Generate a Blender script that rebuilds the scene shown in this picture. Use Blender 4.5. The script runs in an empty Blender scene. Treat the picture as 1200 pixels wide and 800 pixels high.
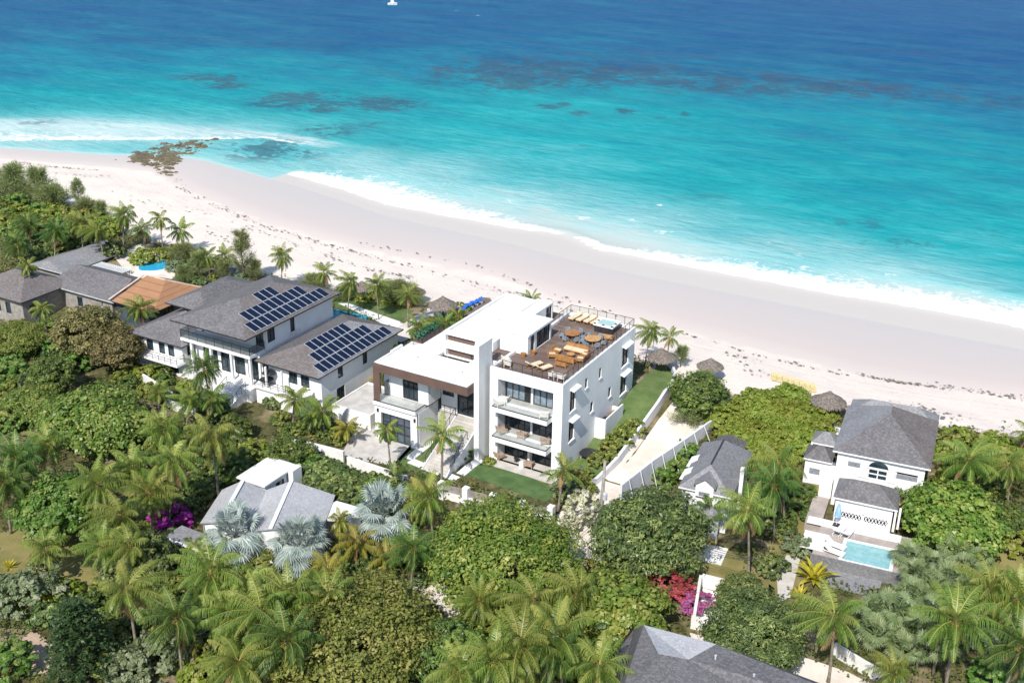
import bpy, math, random
import numpy as np
from math import sin, cos, pi, radians as R, atan2, sqrt
from mathutils import Matrix, Vector
C = bpy.context.scene.collection
SC = bpy.context.scene
# ------------------------------------------------------------------ camera
RIGHT = np.array([0.867860938, 0.49659262, 0.0146001]); UP = np.array([-0.211386529, 0.34251179, 0.915424169]); FWD = np.array([-0.44959218, 0.797547142, -0.402225593])
EYE = np.array([45.19638029, -90.464384822, 58.258499346]); FOC = 1350.0
cd = bpy.data.cameras.new('camera'); cam = bpy.data.objects.new('camera', cd); C.objects.link(cam)
cd.sensor_fit = 'HORIZONTAL'; cd.sensor_width = 36; cd.lens = FOC/1200*36; cd.clip_start = 1; cd.clip_end = 8000
cam.matrix_world = Matrix([[RIGHT[i], UP[i], -FWD[i], EYE[i]] for i in range(3)] + [[0, 0, 0, 1]])
SC.camera = cam
# ------------------------------------------------------------------ sky, sun, exposure
SUN = Vector((0.16, -0.97, 1.02)).normalized()
w = bpy.data.worlds.new('World'); SC.world = w; w.use_nodes = True
nt = w.node_tree; bg = nt.nodes['Background']; sky = nt.nodes.new('ShaderNodeTexSky'); sky.sky_type = 'NISHITA'; sky.sun_disc = False
sky.sun_elevation = math.asin(SUN.z); sky.sun_rotation = atan2(SUN.x, SUN.y); sky.dust_density = 0.6; sky.air_density = 1.0; sky.ozone_density = 1.5
nt.links.new(sky.outputs[0], bg.inputs[0]); bg.inputs[1].default_value = 0.13
sl = bpy.data.lights.new('sun', 'SUN'); sl.energy = 4.4; sl.angle = R(0.5); sl.color = (1.0, 0.955, 0.88)
so = bpy.data.objects.new('sun', sl); C.objects.link(so); so.rotation_euler = SUN.to_track_quat('Z', 'Y').to_euler()
vs = SC.view_settings; vs.view_transform = 'Standard'; vs.look = 'None'; vs.gamma = 1; vs.use_curve_mapping = False; vs.exposure = 0.42
SC.cycles.max_bounces = 5; SC.cycles.diffuse_bounces = 3; SC.cycles.glossy_bounces = 2; SC.cycles.transmission_bounces = 4; SC.cycles.transparent_max_bounces = 6
SC.cycles.use_denoising = True
# ------------------------------------------------------------------ geometry of the place
def sm(a, b, x): t = np.clip((x-a)/(b-a), 0, 1); return t*t*(3-2*t)
SEA = -2.0
def shore_y(x): return np.interp(x, [-420,-240,-190,-161,-139,-127,-119,-106,-94,-80,-67,-41,-25,-4,14,36,160], [44,47,52,58.5,66,72,73.5,71.5,69.5,66.5,63,61.8,59.5,59.6,59.8,60.7,62])
def wet_y(x): return np.interp(x, [-420,-240,-153,-127,-118,-105,-83,-59,-38,-24,-11,6,19,29,38,160], [36,40,51,58,60,54,47.5,44.5,45.5,43,41,39.5,38.5,40,43,46])
HX = [-400,1.7,17,28,43,62,100,200,3000]; HZ = [-1.2,-1.2,1.9,1.5,-0.6,-2.0,-5,-9,-20]; HX2 = [-400,6,20]+HX[3:]; HZ2 = [-1.2,-1.2,1.6]+HZ[3:]
def hgt(x, y):
    yy = y - sm(22, 48, y)*(shore_y(x)-61.0)
    xw = np.interp(y, [-3, 16.4], [7.7, 10.8]); k = sm(xw, xw+.5, x)
    return np.interp(yy, HX, HZ)*(1-k) + np.interp(yy, HX2, HZ2)*k - .7*sm(4.1, 4.5, x)*(1-k)*sm(2, 8, y)*(1-sm(16, 24, y))
def ray(px, py): d = FWD + RIGHT*((px-600)/FOC) - UP*((py-400)/FOC); return d/np.linalg.norm(d)
def at(px, py, z): d = ray(px, py); return EYE + d*((z-EYE[2])/d[2])
def atY(px, py, y): d = ray(px, py); return EYE + d*((y-EYE[1])/d[1])
def atX(px, py, x): d = ray(px, py); return EYE + d*((x-EYE[0])/d[0])
def gnd(px, py, up=0.0):
    z = 0.0
    for _ in range(12): p = at(px, py, z+up); z = 0.5*z + 0.5*float(hgt(p[0], p[1]))
    p = at(px, py, z+up); return np.array([p[0], p[1], float(hgt(p[0], p[1]))])
# ------------------------------------------------------------------ objects
WM = {}
def tag(o, label=None, cat=None, group=None, kind=None):
    if label: o['label'] = label
    if cat: o['category'] = cat
    if group: o['group'] = group
    if kind: o['kind'] = kind
    return o
def thing(name, label, cat, loc=(0,0,0), rz=0.0, group=None):
    o = bpy.data.objects.new(name, None); C.objects.link(o); o.empty_display_size = 0.2
    o.location = [float(v) for v in loc]; o.rotation_euler = (0, 0, rz); WM[o.name] = (np.array(loc, float), rz)
    return tag(o, label, cat, group)
class MB:
    def __init__(s): s.v = []; s.f = []; s.m = []
    def poly(s, pts, mi=0):
        b = len(s.v); s.v += [tuple(float(c) for c in p) for p in pts]; s.f.append(tuple(range(b, b+len(pts)))); s.m.append(mi); return s
    def hexa(s, p, mi=0):     # p: 8 corners, bottom ring then top ring
        b = len(s.v); s.v += [tuple(float(c) for c in q) for q in p]
        for q in ((3,2,1,0),(4,5,6,7),(0,1,5,4),(1,2,6,5),(2,3,7,6),(3,0,4,7)): s.f.append(tuple(b+i for i in q)); s.m.append(mi)
        return s
    def box(s, x0, x1, y0, y1, z0, z1, mi=0):
        return s.hexa([(x0,y0,z0),(x1,y0,z0),(x1,y1,z0),(x0,y1,z0),(x0,y0,z1),(x1,y0,z1),(x1,y1,z1),(x0,y1,z1)], mi)
    def prism(s, pts, z0, z1, mi=0):
        n = len(pts); b = len(s.v)
        a = sum(pts[i][0]*pts[(i+1)%n][1]-pts[(i+1)%n][0]*pts[i][1] for i in range(n))
        if a < 0: pts = pts[::-1]
        s.v += [(p[0],p[1],z0) for p in pts] + [(p[0],p[1],z1) for p in pts]
        s.f.append(tuple(b+i for i in range(n))[::-1]); s.f.append(tuple(b+n+i for i in range(n))); s.m += [mi, mi]
        for i in range(n): j = (i+1)%n; s.f.append((b+i,b+j,b+n+j,b+n+i)); s.m.append(mi)
        return s
    def bar(s, p, q, wd=0.05, ht=None, mi=0):
        ht = ht or wd; p = np.array(p, float); q = np.array(q, float); d = q-p; L = np.linalg.norm(d)
        if L < 1e-6: return s
        d /= L; up = np.array([0,0,1.0]) if abs(d[2]) < 0.95 else np.array([0,1.0,0])
        r = np.cross(d, up); r /= np.linalg.norm(r); u = np.cross(r, d); r *= wd/2; u *= ht/2
        return s.hexa([p-r-u, p+r-u, q+r-u, q-r-u, p-r+u, p+r+u, q+r+u, q-r+u], mi)
    def tube(s, pts, rad, n=7, mi=0, cap=True):
        pts = [np.array(p, float) for p in pts]
        if not hasattr(rad, '__len__'): rad = [rad]*len(pts)
        b = len(s.v); ref = np.array([0.31,0.95,0.05])
        for i, p in enumerate(pts):
            d = pts[min(i+1, len(pts)-1)] - pts[max(i-1, 0)]; d /= (np.linalg.norm(d)+1e-9)
            r = np.cross(d, ref); r /= (np.linalg.norm(r)+1e-9); u = np.cross(r, d)
            for k in range(n): a = 2*pi*k/n; s.v.append(tuple(p + rad[i]*(cos(a)*r + sin(a)*u)))
        for i in range(len(pts)-1):
            for k in range(n):
                a0 = b+i*n+k; a1 = b+i*n+(k+1)%n; s.f.append((a0, a1, a1+n, a0+n)); s.m.append(mi)
        if cap:
            s.f.append(tuple(b+k for k in range(n))[::-1]); s.f.append(tuple(b+(len(pts)-1)*n+k for k in range(n))); s.m += [mi, mi]
        return s
    def lathe(s, prof, c=(0,0,0), n=16, mi=0, jit=0.0, seed=0):
        rnd = random.Random(seed); b = len(s.v)
        for (r, z) in prof:
            for k in range(n):
                a = 2*pi*k/n; rr = r*(1+jit*(rnd.random()-.5)); s.v.append((c[0]+rr*cos(a), c[1]+rr*sin(a), c[2]+z+jit*r*(rnd.random()-.5)*.5))
        for i in range(len(prof)-1):
            for k in range(n): a0 = b+i*n+k; a1 = b+i*n+(k+1)%n; s.f.append((a0,a1,a1+n,a0+n)); s.m.append(mi)
        s.f.append(tuple(b+k for k in range(n))[::-1]); s.f.append(tuple(b+(len(prof)-1)*n+k for k in range(n))); s.m += [mi, mi]
        return s
    def build(s, name, mats, parent=None, smooth=False, local=False, label=None):
        if not isinstance(mats, (list, tuple)): mats = [mats]
        V = np.array(s.v, float)
        if parent is not None:
            loc, rz = WM.get(parent.name, (np.zeros(3), 0.0)); 
            if not local:
                V = V - loc; c, n = cos(-rz), sin(-rz); V = np.stack([V[:,0]*c-V[:,1]*n, V[:,0]*n+V[:,1]*c, V[:,2]], 1)
        me = bpy.data.meshes.new(name); me.from_pydata(V.tolist(), [], s.f)
        for m in mats: me.materials.append(m)
        me.polygons.foreach_set('material_index', s.m)
        if smooth: me.polygons.foreach_set('use_smooth', [True]*len(s.f))
        me.update(); o = bpy.data.objects.new(name, me); C.objects.link(o)
        if parent is not None: o.parent = parent; WM[o.name] = WM.get(parent.name, (np.zeros(3), 0.0))
        else: WM[o.name] = (np.zeros(3), 0.0)
        if label: o['label'] = label
        return o
def kids(o): return [c for c in bpy.data.objects if c.parent == o]
CH = {}
def children_of(o): 
    if o.name not in CH: CH[o.name] = list(o.children)
    return CH[o.name]
def copy_tree(src, loc, rz=0.0, scale=1.0, label=None, group=None):
    r = src.copy(); C.objects.link(r); r.location = [float(v) for v in loc]; r.rotation_euler = (0, 0, rz); r.scale = (scale,)*3 if not hasattr(scale, '__len__') else scale
    if label: r['label'] = label
    if group: r['group'] = group
    for ch in children_of(src):
        c = ch.copy(); C.objects.link(c); c.parent = r
        for g in children_of(ch): d = g.copy(); C.objects.link(d); d.parent = c
    return r
# ------------------------------------------------------------------ materials
def srgb(h):
    c = [int(h[i:i+2], 16)/255 for i in (0,2,4)]; return tuple(((x+.055)/1.055)**2.4 if x > .04045 else x/12.92 for x in c)
def newmat(name):
    m = bpy.data.materials.new(name); m.use_nodes = True; n = m.node_tree.nodes; return m, m.node_tree, n['Principled BSDF']
def ramp(t, stops, interp='LINEAR'):
    n = t.nodes.new('ShaderNodeValToRGB'); n.color_ramp.interpolation = interp; e = n.color_ramp.elements
    while len(e) < len(stops): e.new(0.5)
    for k, (p, c) in enumerate(stops): e[k].position = p; e[k].color = (*c[:3], 1)
    return n
def noise(t, co, scale, detail=4, rough=.55, dist=0.0):
    n = t.nodes.new('ShaderNodeTexNoise'); n.inputs['Scale'].default_value = scale; n.inputs['Detail'].default_value = detail; n.inputs['Roughness'].default_value = rough; n.inputs['Distortion'].default_value = dist
    if co is not None: t.links.new(co, n.inputs['Vector'])
    return n
def mathn(t, op, a, b=None, c=None, clamp=False):
    n = t.nodes.new('ShaderNodeMath'); n.operation = op; n.use_clamp = clamp
    for i, v in enumerate((a, b, c)):
        if v is None: continue
        if isinstance(v, (int, float)): n.inputs[i].default_value = v
        else: t.links.new(v, n.inputs[i])
    return n.outputs[0]
def mixc(t, fac, a, b, mode='MIX'):
    n = t.nodes.new('ShaderNodeMix'); n.data_type = 'RGBA'; n.blend_type = mode
    for i, v in ((0, fac), (6, a), (7, b)):
        if isinstance(v, (int, float)): n.inputs[i].default_value = v
        elif isinstance(v, tuple): n.inputs[i].default_value = (*v[:3], 1)
        else: t.links.new(v, n.inputs[i])
    return n.outputs[2]
def smooth(t, x, a, b):
    n = t.nodes.new('ShaderNodeMapRange'); n.interpolation_type = 'SMOOTHSTEP'; n.inputs[1].default_value = a; n.inputs[2].default_value = b; t.links.new(x, n.inputs[0]); return n.outputs[0]
def attr(t, name):
    n = t.nodes.new('ShaderNodeAttribute'); n.attribute_name = name; return n.outputs['Fac']
def wpos(t): return t.nodes.new('ShaderNodeNewGeometry').outputs['Position']
def pm(name, c1, c2=None, scale=1.5, rough=.7, bump=0.0, bscale=12, spec=.4, fine=0.25, metal=0.0):
    """surface of two close colours mottled by noise at two scales"""
    m, t, p = newmat(name); c1 = srgb(c1) if isinstance(c1, str) else c1; c2 = c1 if c2 is None else (srgb(c2) if isinstance(c2, str) else c2)
    co = wpos(t); n1 = noise(t, co, scale, 5); n2 = noise(t, co, scale*9, 3)
    f = mathn(t, 'ADD', mathn(t, 'MULTIPLY', n1.outputs[0], 1-fine), mathn(t, 'MULTIPLY', n2.outputs[0], fine))
    col = mixc(t, smooth(t, f, .34, .66), c1, c2); t.links.new(col, p.inputs['Base Color'])
    p.inputs['Roughness'].default_value = rough; p.inputs['Specular IOR Level'].default_value = spec; p.inputs['Metallic'].default_value = metal
    if bump:
        b = t.nodes.new('ShaderNodeBump'); b.inputs['Strength'].default_value = bump; b.inputs['Distance'].default_value = .05; t.links.new(noise(t, co, bscale, 4).outputs[0], b.inputs['Height']); t.links.new(b.outputs[0], p.inputs['Normal'])
    return m
def glassm(name, col, rough=.06):
    m, t, p = newmat(name); p.inputs['Base Color'].default_value = (*srgb(col), 1); p.inputs['Roughness'].default_value = rough; p.inputs['Specular IOR Level'].default_value = .6
    n = noise(t, wpos(t), .9, 3); c = ramp(t, [(.3, srgb(col)), (.7, tuple(min(1, v*2.2+.012) for v in srgb(col)))]); t.links.new(n.outputs[0], c.inputs[0]); t.links.new(c.outputs[0], p.inputs['Base Color']); return m
def clearglass(name, tint=(.75,.85,.85), k=.16):
    m, t, p = newmat(name); o = t.nodes['Material Output']; tr = t.nodes.new('ShaderNodeBsdfTransparent'); mx = t.nodes.new('ShaderNodeMixShader')
    p.inputs['Base Color'].default_value = (*tint, 1); p.inputs['Roughness'].default_value = .05; mx.inputs[0].default_value = k
    t.links.new(tr.outputs[0], mx.inputs[1]); t.links.new(p.outputs[0], mx.inputs[2]); t.links.new(mx.outputs[0], o.inputs[0]); return m
def shingle(name, c1, c2, c3, course=.28):
    """slate or wood shingle roof: courses by height, random tabs, weather blotches"""
    m, t, p = newmat(name); co = wpos(t); c1, c2, c3 = srgb(c1), srgb(c2), srgb(c3)
    sp = t.nodes.new('ShaderNodeSeparateXYZ'); t.links.new(co, sp.inputs[0])
    big = noise(t, co, .35, 5, .6); tab = noise(t, co, 3.2, 2, .6)
    v = t.nodes.new('ShaderNodeTexVoronoi'); v.inputs['Scale'].default_value = 5.5; t.links.new(co, v.inputs['Vector'])
    vs_ = t.nodes.new('ShaderNodeSeparateColor'); t.links.new(v.outputs['Color'], vs_.inputs[0])
    a = mixc(t, smooth(t, big.outputs[0], .25, .75), c1, c2); a = mixc(t, mathn(t, 'MULTIPLY', smooth(t, vs_.outputs[0], .2, 1), .6), a, c3)
    fine = noise(t, co, 9, 3, .7); a = mixc(t, mathn(t, 'MULTIPLY', smooth(t, fine.outputs[0], .45, .7), .55), a, tuple(x*.5 for x in c1)); a = mixc(t, mathn(t, 'MULTIPLY', smooth(t, tab.outputs[0], .55, .75), .22), a, tuple(x*.6 for x in c1))
    t.links.new(a, p.inputs['Base Color']); p.inputs['Roughness'].default_value = .85; p.inputs['Specular IOR Level'].default_value = .25
    saw = mathn(t, 'FRACT', mathn(t, 'DIVIDE', sp.outputs[2], course*.45)); b = t.nodes.new('ShaderNodeBump'); b.inputs['Strength'].default_value = .5; b.inputs['Distance'].default_value = .06
    t.links.new(mathn(t, 'ADD', saw, mathn(t, 'MULTIPLY', vs_.outputs[1], 1.2)), b.inputs['Height']); t.links.new(b.outputs[0], p.inputs['Normal']); return m
M = {}
def stucco(name, c1, c2, dirt):
    m, t, p = newmat(name); co = wpos(t); mp = t.nodes.new('ShaderNodeMapping'); mp.inputs['Scale'].default_value = (2.2,2.2,.22); t.links.new(co, mp.inputs[0])
    a = noise(t, co, .45, 5, .6); st = noise(t, mp.outputs[0], 1.0, 5, .65); col = mixc(t, smooth(t, a.outputs[0], .3, .7), c1, c2); col = mixc(t, mathn(t, 'MULTIPLY', smooth(t, st.outputs[0], .55, .8), .55), col, dirt)
    t.links.new(col, p.inputs['Base Color']); p.inputs['Roughness'].default_value = .8; p.inputs['Specular IOR Level'].default_value = .3; b = t.nodes.new('ShaderNodeBump'); b.inputs['Strength'].default_value = .12; b.inputs['Distance'].default_value = .03; t.links.new(noise(t, co, 9, 4).outputs[0], b.inputs['Height']); t.links.new(b.outputs[0], p.inputs['Normal']); return m
M['white'] = stucco('white_render', (.70,.70,.695), (.77,.77,.765), (.56,.55,.53))
M['whiteold'] = pm('weathered_white_paint', (.62,.61,.585), (.78,.775,.755), .45, .8, .1)
M['roofwhite'] = pm('white_roof_membrane', (.60,.59,.575), (.78,.78,.77), .45, .7, .1, 6)
M['brown'] = pm('brown_fascia_panel', '5d4a42', '66524a', .8, .6)
M['deckwood'] = None
M['black'] = pm('black_metal', (.015,.015,.017), (.03,.03,.032), 3, .45)
M['bronze'] = pm('dark_bronze_frame', (.022,.022,.024), (.04,.04,.042), 3, .4)
M['glass'] = glassm('dark_window_glass', '1b2830')
M['glassblue'] = glassm('blue_grey_glazing', '343e46')
M['curtain'] = pm('pale_curtain_behind_glass', '66747e', '84909a', 2.5, .3)
M['clear'] = clearglass('clear_balustrade_glass')
M['smoke'] = clearglass('smoked_balustrade_glass', (.05,.08,.09), .55)
M['tile'] = pm('pale_floor_tile', '9a9b98', 'b3b3ae', 1.2, .6)
M['paving'] = pm('pale_concrete_paving', 'a9a5a0', 'c4bfb8', .8, .85, .1)
M['teak'] = pm('orange_teak', '8a5e34', 'a67a4a', 2.5, .6)
M['teakpale'] = pm('pale_teak', 'a77b4c', 'c29a68', 2.5, .6)
M['cream'] = pm('cream_cushion', 'c9b594', 'dccbae', 3, .9)
M['offwhite'] = pm('off_white_fabric', 'cfc8c0', 'e0dad2', 3, .9)
M['wicker'] = pm('beige_wicker', '8d7868', 'b09a86', 6, .85, .3, 30)
M['greyfab'] = pm('grey_sling_fabric', '70757c', '8a8f95', 4, .85)
M['bluefab'] = pm('blue_sling_fabric', '1552b8', '2a6fd0', 4, .8)
M['yellowfab'] = pm('yellow_fabric', 'b8a670', 'd0c090', 4, .85)
M['thatch'] = pm('grey_palm_thatch', '544c46', '867c74', 5, .95, .6, 18)
M['slate'] = shingle('charcoal_shingle', '5d5b5d', '6a6869', '838082')
M['slatebrown'] = shingle('brown_grey_wood_shingle', '615b5a', '706a69', '857e7d')
M['slatelite'] = shingle('light_grey_shingle', '78787c', '868688', '9a9a9c')
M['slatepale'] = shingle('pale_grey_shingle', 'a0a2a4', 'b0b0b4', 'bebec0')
M['woodtrunk'] = pm('grey_palm_bark', '6d6458', '8e8577', 3, .9, .5, 20)
M['bark'] = pm('brown_bark', '4b4036', '6b5d50', 3, .95, .5, 14)
M['concretewall'] = pm('grey_white_stucco', 'c8c9ce', 'd6d7dc', .6, .85, .15)
M['timber'] = pm('weathered_timber', '7d7872', '9a958e', 2, .85, .2)
# ================================================================== SETTING
rng = np.random.default_rng(5)
def grid_mesh(name, X, Y, Z, mat, attrs=(), kind='structure'):
    ny, nx = X.shape; V = np.stack([X, Y, Z], -1).reshape(-1, 3)
    i = np.arange(nx-1)[None, :] + nx*np.arange(ny-1)[:, None]; Q = np.stack([i, i+1, i+nx+1, i+nx], -1).reshape(-1, 4)
    me = bpy.data.meshes.new(name); me.vertices.add(len(V)); me.vertices.foreach_set('co', V.astype(np.float32).ravel())
    me.loops.add(Q.size); me.loops.foreach_set('vertex_index', Q.ravel().astype(np.int32)); me.polygons.add(len(Q)); me.polygons.foreach_set('loop_start', np.arange(0, Q.size, 4, dtype=np.int32))
    me.polygons.foreach_set('use_smooth', np.ones(len(Q), bool)); me.update(calc_edges=True)
    for k, a in attrs: at_ = me.attributes.new(k, 'FLOAT', 'POINT'); at_.data.foreach_set('value', a.astype(np.float32).ravel())
    me.materials.append(mat); o = bpy.data.objects.new(name, me); C.objects.link(o); return tag(o, kind=kind)
# --- land: one sheet of garden soil and beach
VEG = [(0,197),(60,226),(120,262),(200,288),(300,318),(360,335),(480,352),(560,372),(640,380),(760,425),(840,478),(960,470),(1100,500),(1200,512)]
vg = np.array([gnd(*p)[:2] for p in VEG]); vg = np.vstack([[-420, 42], [-200, 40], vg, [70, 34], [160, 40]]); vg = vg[np.argsort(vg[:, 0])]
def veg_y(x): return np.interp(x, vg[:, 0], vg[:, 1])
xs = np.concatenate([np.linspace(-3000,-300,10), np.arange(-280,-200,8), np.arange(-200,80,1.6), np.linspace(90,200,8), np.linspace(400,3000,6)])
ys = np.concatenate([np.linspace(-3000,-150,8), np.linspace(-120,-60,7), np.arange(-56,96,1.5), np.linspace(100,240,8)])
X, Y = np.meshgrid(xs, ys); Z = hgt(X, Y)
Z = Z + np.where(Y > veg_y(X)-4, .10*np.sin(X*.31+2*np.sin(Y*.2))*np.sin(Y*.37+X*.05)*sm(0, 6, wet_y(X)-Y), 0)
m, t, p = newmat('garden_soil_and_beach_sand'); co = wpos(t)
sand_a = attr(t, 'sandy'); wet_a = attr(t, 'wetness'); n1 = noise(t, co, .25, 6, .6); n2 = noise(t, co, 1.7, 5, .65); n3 = noise(t, co, 8, 3, .6)
dry = mixc(t, n2.outputs[0], srgb('d4c8bb'), srgb('e3d9cc')); dry = mixc(t, mathn(t, 'MULTIPLY', smooth(t, n3.outputs[0], .56, .74), .35), dry, srgb('b9aa9e'))
dry = mixc(t, smooth(t, n1.outputs[0], .4, .7), dry, srgb('d6c8c0'))
wetc = ramp(t, [(0, srgb('d8c6ba')), (.25, srgb('c8b8ae')), (.6, srgb('c0b4ac')), (1, srgb('bcb2ac'))]); t.links.new(mathn(t, 'MULTIPLY', wet_a, .045), wetc.inputs[0])
wf = smooth(t, mathn(t, 'ADD', wet_a, mathn(t, 'MULTIPLY', mathn(t, 'SUBTRACT', n1.outputs[0], .5), 5)), -.6, 1.0)
tr_ = None
for off, wd in ((-3.6, .22), (-5.4, .22), (-8.4, .18), (-9.9, .18)):
    q_ = mathn(t, 'ABSOLUTE', mathn(t, 'ADD', mathn(t, 'SUBTRACT', wet_a, off), mathn(t, 'MULTIPLY', mathn(t, 'SUBTRACT', n1.outputs[0], .5), 4.0))); q_ = mathn(t, 'SUBTRACT', 1.0, smooth(t, q_, wd*.4, wd)); tr_ = q_ if tr_ is None else mathn(t, 'MAXIMUM', tr_, q_)
dry = mixc(t, mathn(t, 'MULTIPLY', mathn(t, 'MULTIPLY', tr_, smooth(t, n2.outputs[0], .4, .6)), .30), dry, srgb('a3968c'))
fp = t.nodes.new('ShaderNodeTexVoronoi'); fp.inputs['Scale'].default_value = 1.1; fp.inputs['Randomness'].default_value = 1.0; t.links.new(co, fp.inputs['Vector'])
fpm = mathn(t, 'MULTIPLY', mathn(t, 'SUBTRACT', 1.0, smooth(t, fp.outputs['Distance'], .10, .26)), smooth(t, n1.outputs[0], .42, .62)); dry = mixc(t, mathn(t, 'MULTIPLY', fpm, .28), dry, srgb('a8998e'))
sandc = mixc(t, wf, dry, wetc.outputs[0])
g = mixc(t, smooth(t, n2.outputs[0], .35, .65), srgb('3f3a26'), srgb('5b5b33')); g = mixc(t, smooth(t, n1.outputs[0], .45, .65), g, srgb('8a7d63'))
sf = smooth(t, mathn(t, 'ADD', sand_a, mathn(t, 'MULTIPLY', mathn(t, 'SUBTRACT', n2.outputs[0], .5), 5)), -1, 1.2)
t.links.new(mixc(t, sf, g, sandc), p.inputs['Base Color'])
rr = t.nodes.new('ShaderNodeMapRange'); rr.inputs[3].default_value = .95; rr.inputs[4].default_value = .32; t.links.new(wf, rr.inputs[0]); t.links.new(rr.outputs[0], p.inputs['Roughness']); p.inputs['Specular IOR Level'].default_value = .35
b = t.nodes.new('ShaderNodeBump'); b.inputs['Distance'].default_value = .12; t.links.new(mathn(t, 'MULTIPLY', mathn(t, 'SUBTRACT', 1.0, wf), .6), b.inputs['Strength'])
t.links.new(mathn(t, 'ADD', n2.outputs[0], mathn(t, 'MULTIPLY', noise(t, co, 3.5, 3).outputs[0], .5)), b.inputs['Height']); t.links.new(b.outputs[0], p.inputs['Normal'])
grid_mesh('ground', X, Y, Z, m, (('sandy', Y-veg_y(X)), ('wetness', Y-wet_y(X))))
# --- sea
xs = np.concatenate([np.linspace(-3500,-420,14), np.arange(-400,-200,4), np.arange(-200,70,1.5), np.linspace(75,200,10), np.linspace(300,3000,8)])
s = np.concatenate([np.arange(0,40,.7), np.arange(40,120,1.6), np.arange(120,300,4), np.geomspace(305,3500,40)])
X, S = np.meshgrid(xs, s); Y = shore_y(X) + S; 
cp = """0,0,93 200,0,90 400,0,92 600,0,93 800,0,97 1000,0,100 1200,0,102 0,30,82 0,60,73 0,90,62 0,115,51 0,135,36 0,150,20 150,40,80 150,75,66 150,105,54 150,130,40 150,148,20 300,45,80 300,70,66 300,100,55 300,130,46 300,155,28 330,185,26
420,50,85 450,80,66 450,110,55 450,140,47 450,170,40 450,200,22 460,225,9 600,40,86 600,70,75 600,110,55 600,140,47 600,170,41 600,200,33 600,225,22 600,250,10 750,40,88 750,75,78 750,110,60 750,150,49 750,190,43 750,225,35 750,260,22 750,285,10
900,40,92 900,80,79 900,120,63 900,170,53 900,210,48 900,250,40 900,280,27 900,315,11 1050,40,95 1050,90,83 1050,130,67 1050,180,55 1050,230,51 1050,275,42 1050,305,29 1050,335,11 1200,40,97 1200,90,87 1200,130,73 1200,180,59 1200,240,53 1200,290,45 1200,330,32 1200,360,12"""
cp = np.array([[float(v) for v in q.split(',')] for q in cp.split()])
CP = np.array([at(a, b_, SEA)[:2] for a, b_, _ in cp]); ce = lambda x, y: np.stack([x/40, np.log1p(np.maximum(y-shore_y(x), 0)/18)*2.2], -1)
A = ce(CP[:, 0], CP[:, 1]); tv = cp[:, 2]/100
D = np.linalg.norm(A[:, None]-A[None], axis=-1); W = np.linalg.solve(D + .25*np.eye(len(A)), tv - tv.mean())
G = ce(np.clip(X, -420, 90), np.minimum(Y, 700)).reshape(-1, 2); T = np.empty(len(G))
for i in range(0, len(G), 4000): T[i:i+4000] = np.linalg.norm(G[i:i+4000, None]-A[None], axis=-1) @ W + tv.mean()
T = np.clip(T.reshape(X.shape), 0, 1.08); T = np.minimum(T, .07 + S/28)
hr = np.array([RIGHT[0], RIGHT[1]]); hr /= np.linalg.norm(hr); hf = np.array([-hr[1], hr[0]])
def blob(px, py, rx, ry):
    c = at(px, py, SEA); d = np.linalg.norm(c-EYE); e = at(px, py-1, SEA); k = np.linalg.norm((e-c)[:2])
    dx = X-c[0]; dy = Y-c[1]; u = (dx*hr[0]+dy*hr[1])/(rx*d/FOC); v = (dx*hf[0]+dy*hf[1])/(ry*1.25*k); return np.exp(-np.minimum(u*u+v*v, 40)*.8)
REEF = np.zeros_like(X)
for q in "640,86,190,17,7 860,97,150,13,7 1020,108,120,11,6 250,92,34,4,10 262,100,26,4,9 225,90,25,4,7 360,118,60,8,10 375,128,40,4,8 455,122,40,7,9 330,122,40,6,7 700,85,130,11,8 600,95,60,10,9 520,92,50,9,5 820,92,90,10,6 1000,103,75,9,8 1150,115,60,9,6 1120,105,40,6,5 385,153,36,8,6 310,175,48,10,8 350,180,40,7,5 640,125,15,3,9 680,133,12,3,8 730,130,15,3,8 770,137,12,3,8 660,122,10,2,8 800,133,12,3,6 1055,137,10,3,9 950,160,80,7,3 830,230,60,6,3 1060,285,80,9,4 1000,262,60,7,4 1160,272,30,8,4 1110,240,30,7,3 560,200,25,4,3 590,214,20,4,3 470,165,30,5,3 40,144,25,3,5 740,66,200,8,4 300,50,160,7,3 1050,60,150,8,3 680,170,12,2,4 613,188,10,2,4 630,160,14,2,4 440,145,20,4,5 20,120,20,1.6,4 95,113,18,1.6,4".split():
    a = [float(v) for v in q.split(',')]; REEF = np.maximum(REEF, a[4]/10*blob(*a[:4]))
fl = np.array([at(*q, SEA)[:2] for q in [(338,205),(400,222),(450,240),(520,253),(600,268),(650,274),(662,276),(700,293),(760,305),(850,322),(950,341),(1050,358),(1150,375),(1200,386)]])
fu = np.array([at(*q, SEA)[:2] for q in [(338,200),(380,199),(420,200),(480,214),(540,233),(600,252),(652,272),(664,274),(720,286),(760,290),(800,296),(900,305),(1000,322),(1100,337),(1200,352)]])
lo = np.interp(X, fl[:, 0], fl[:, 1]); hi = np.interp(X, fu[:, 0], fu[:, 1]); v = (Y-lo)/np.maximum(hi-lo, .8)
FO = sm(-.04, .03, v)*np.where(v < .3, 1.0, .9*np.exp(-np.maximum(v-.3, 0)*1.3))*(1-sm(1.1, 1.9, v))*(X > fl[0, 0]-1)*(1-.8*np.exp(-((X+35.6)/1.0)**2))
T = np.where(X > fl[0, 0], np.minimum(T, .015+np.maximum(Y-lo, 0)/26), T)
fl2 = np.array([at(*q, SEA)[:2] for q in [(0,165),(80,164),(150,164),(260,163),(310,162)]]); fu2 = np.array([at(*q, SEA)[:2] for q in [(0,139),(80,138),(150,142),(260,150),(330,156)]])
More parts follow.
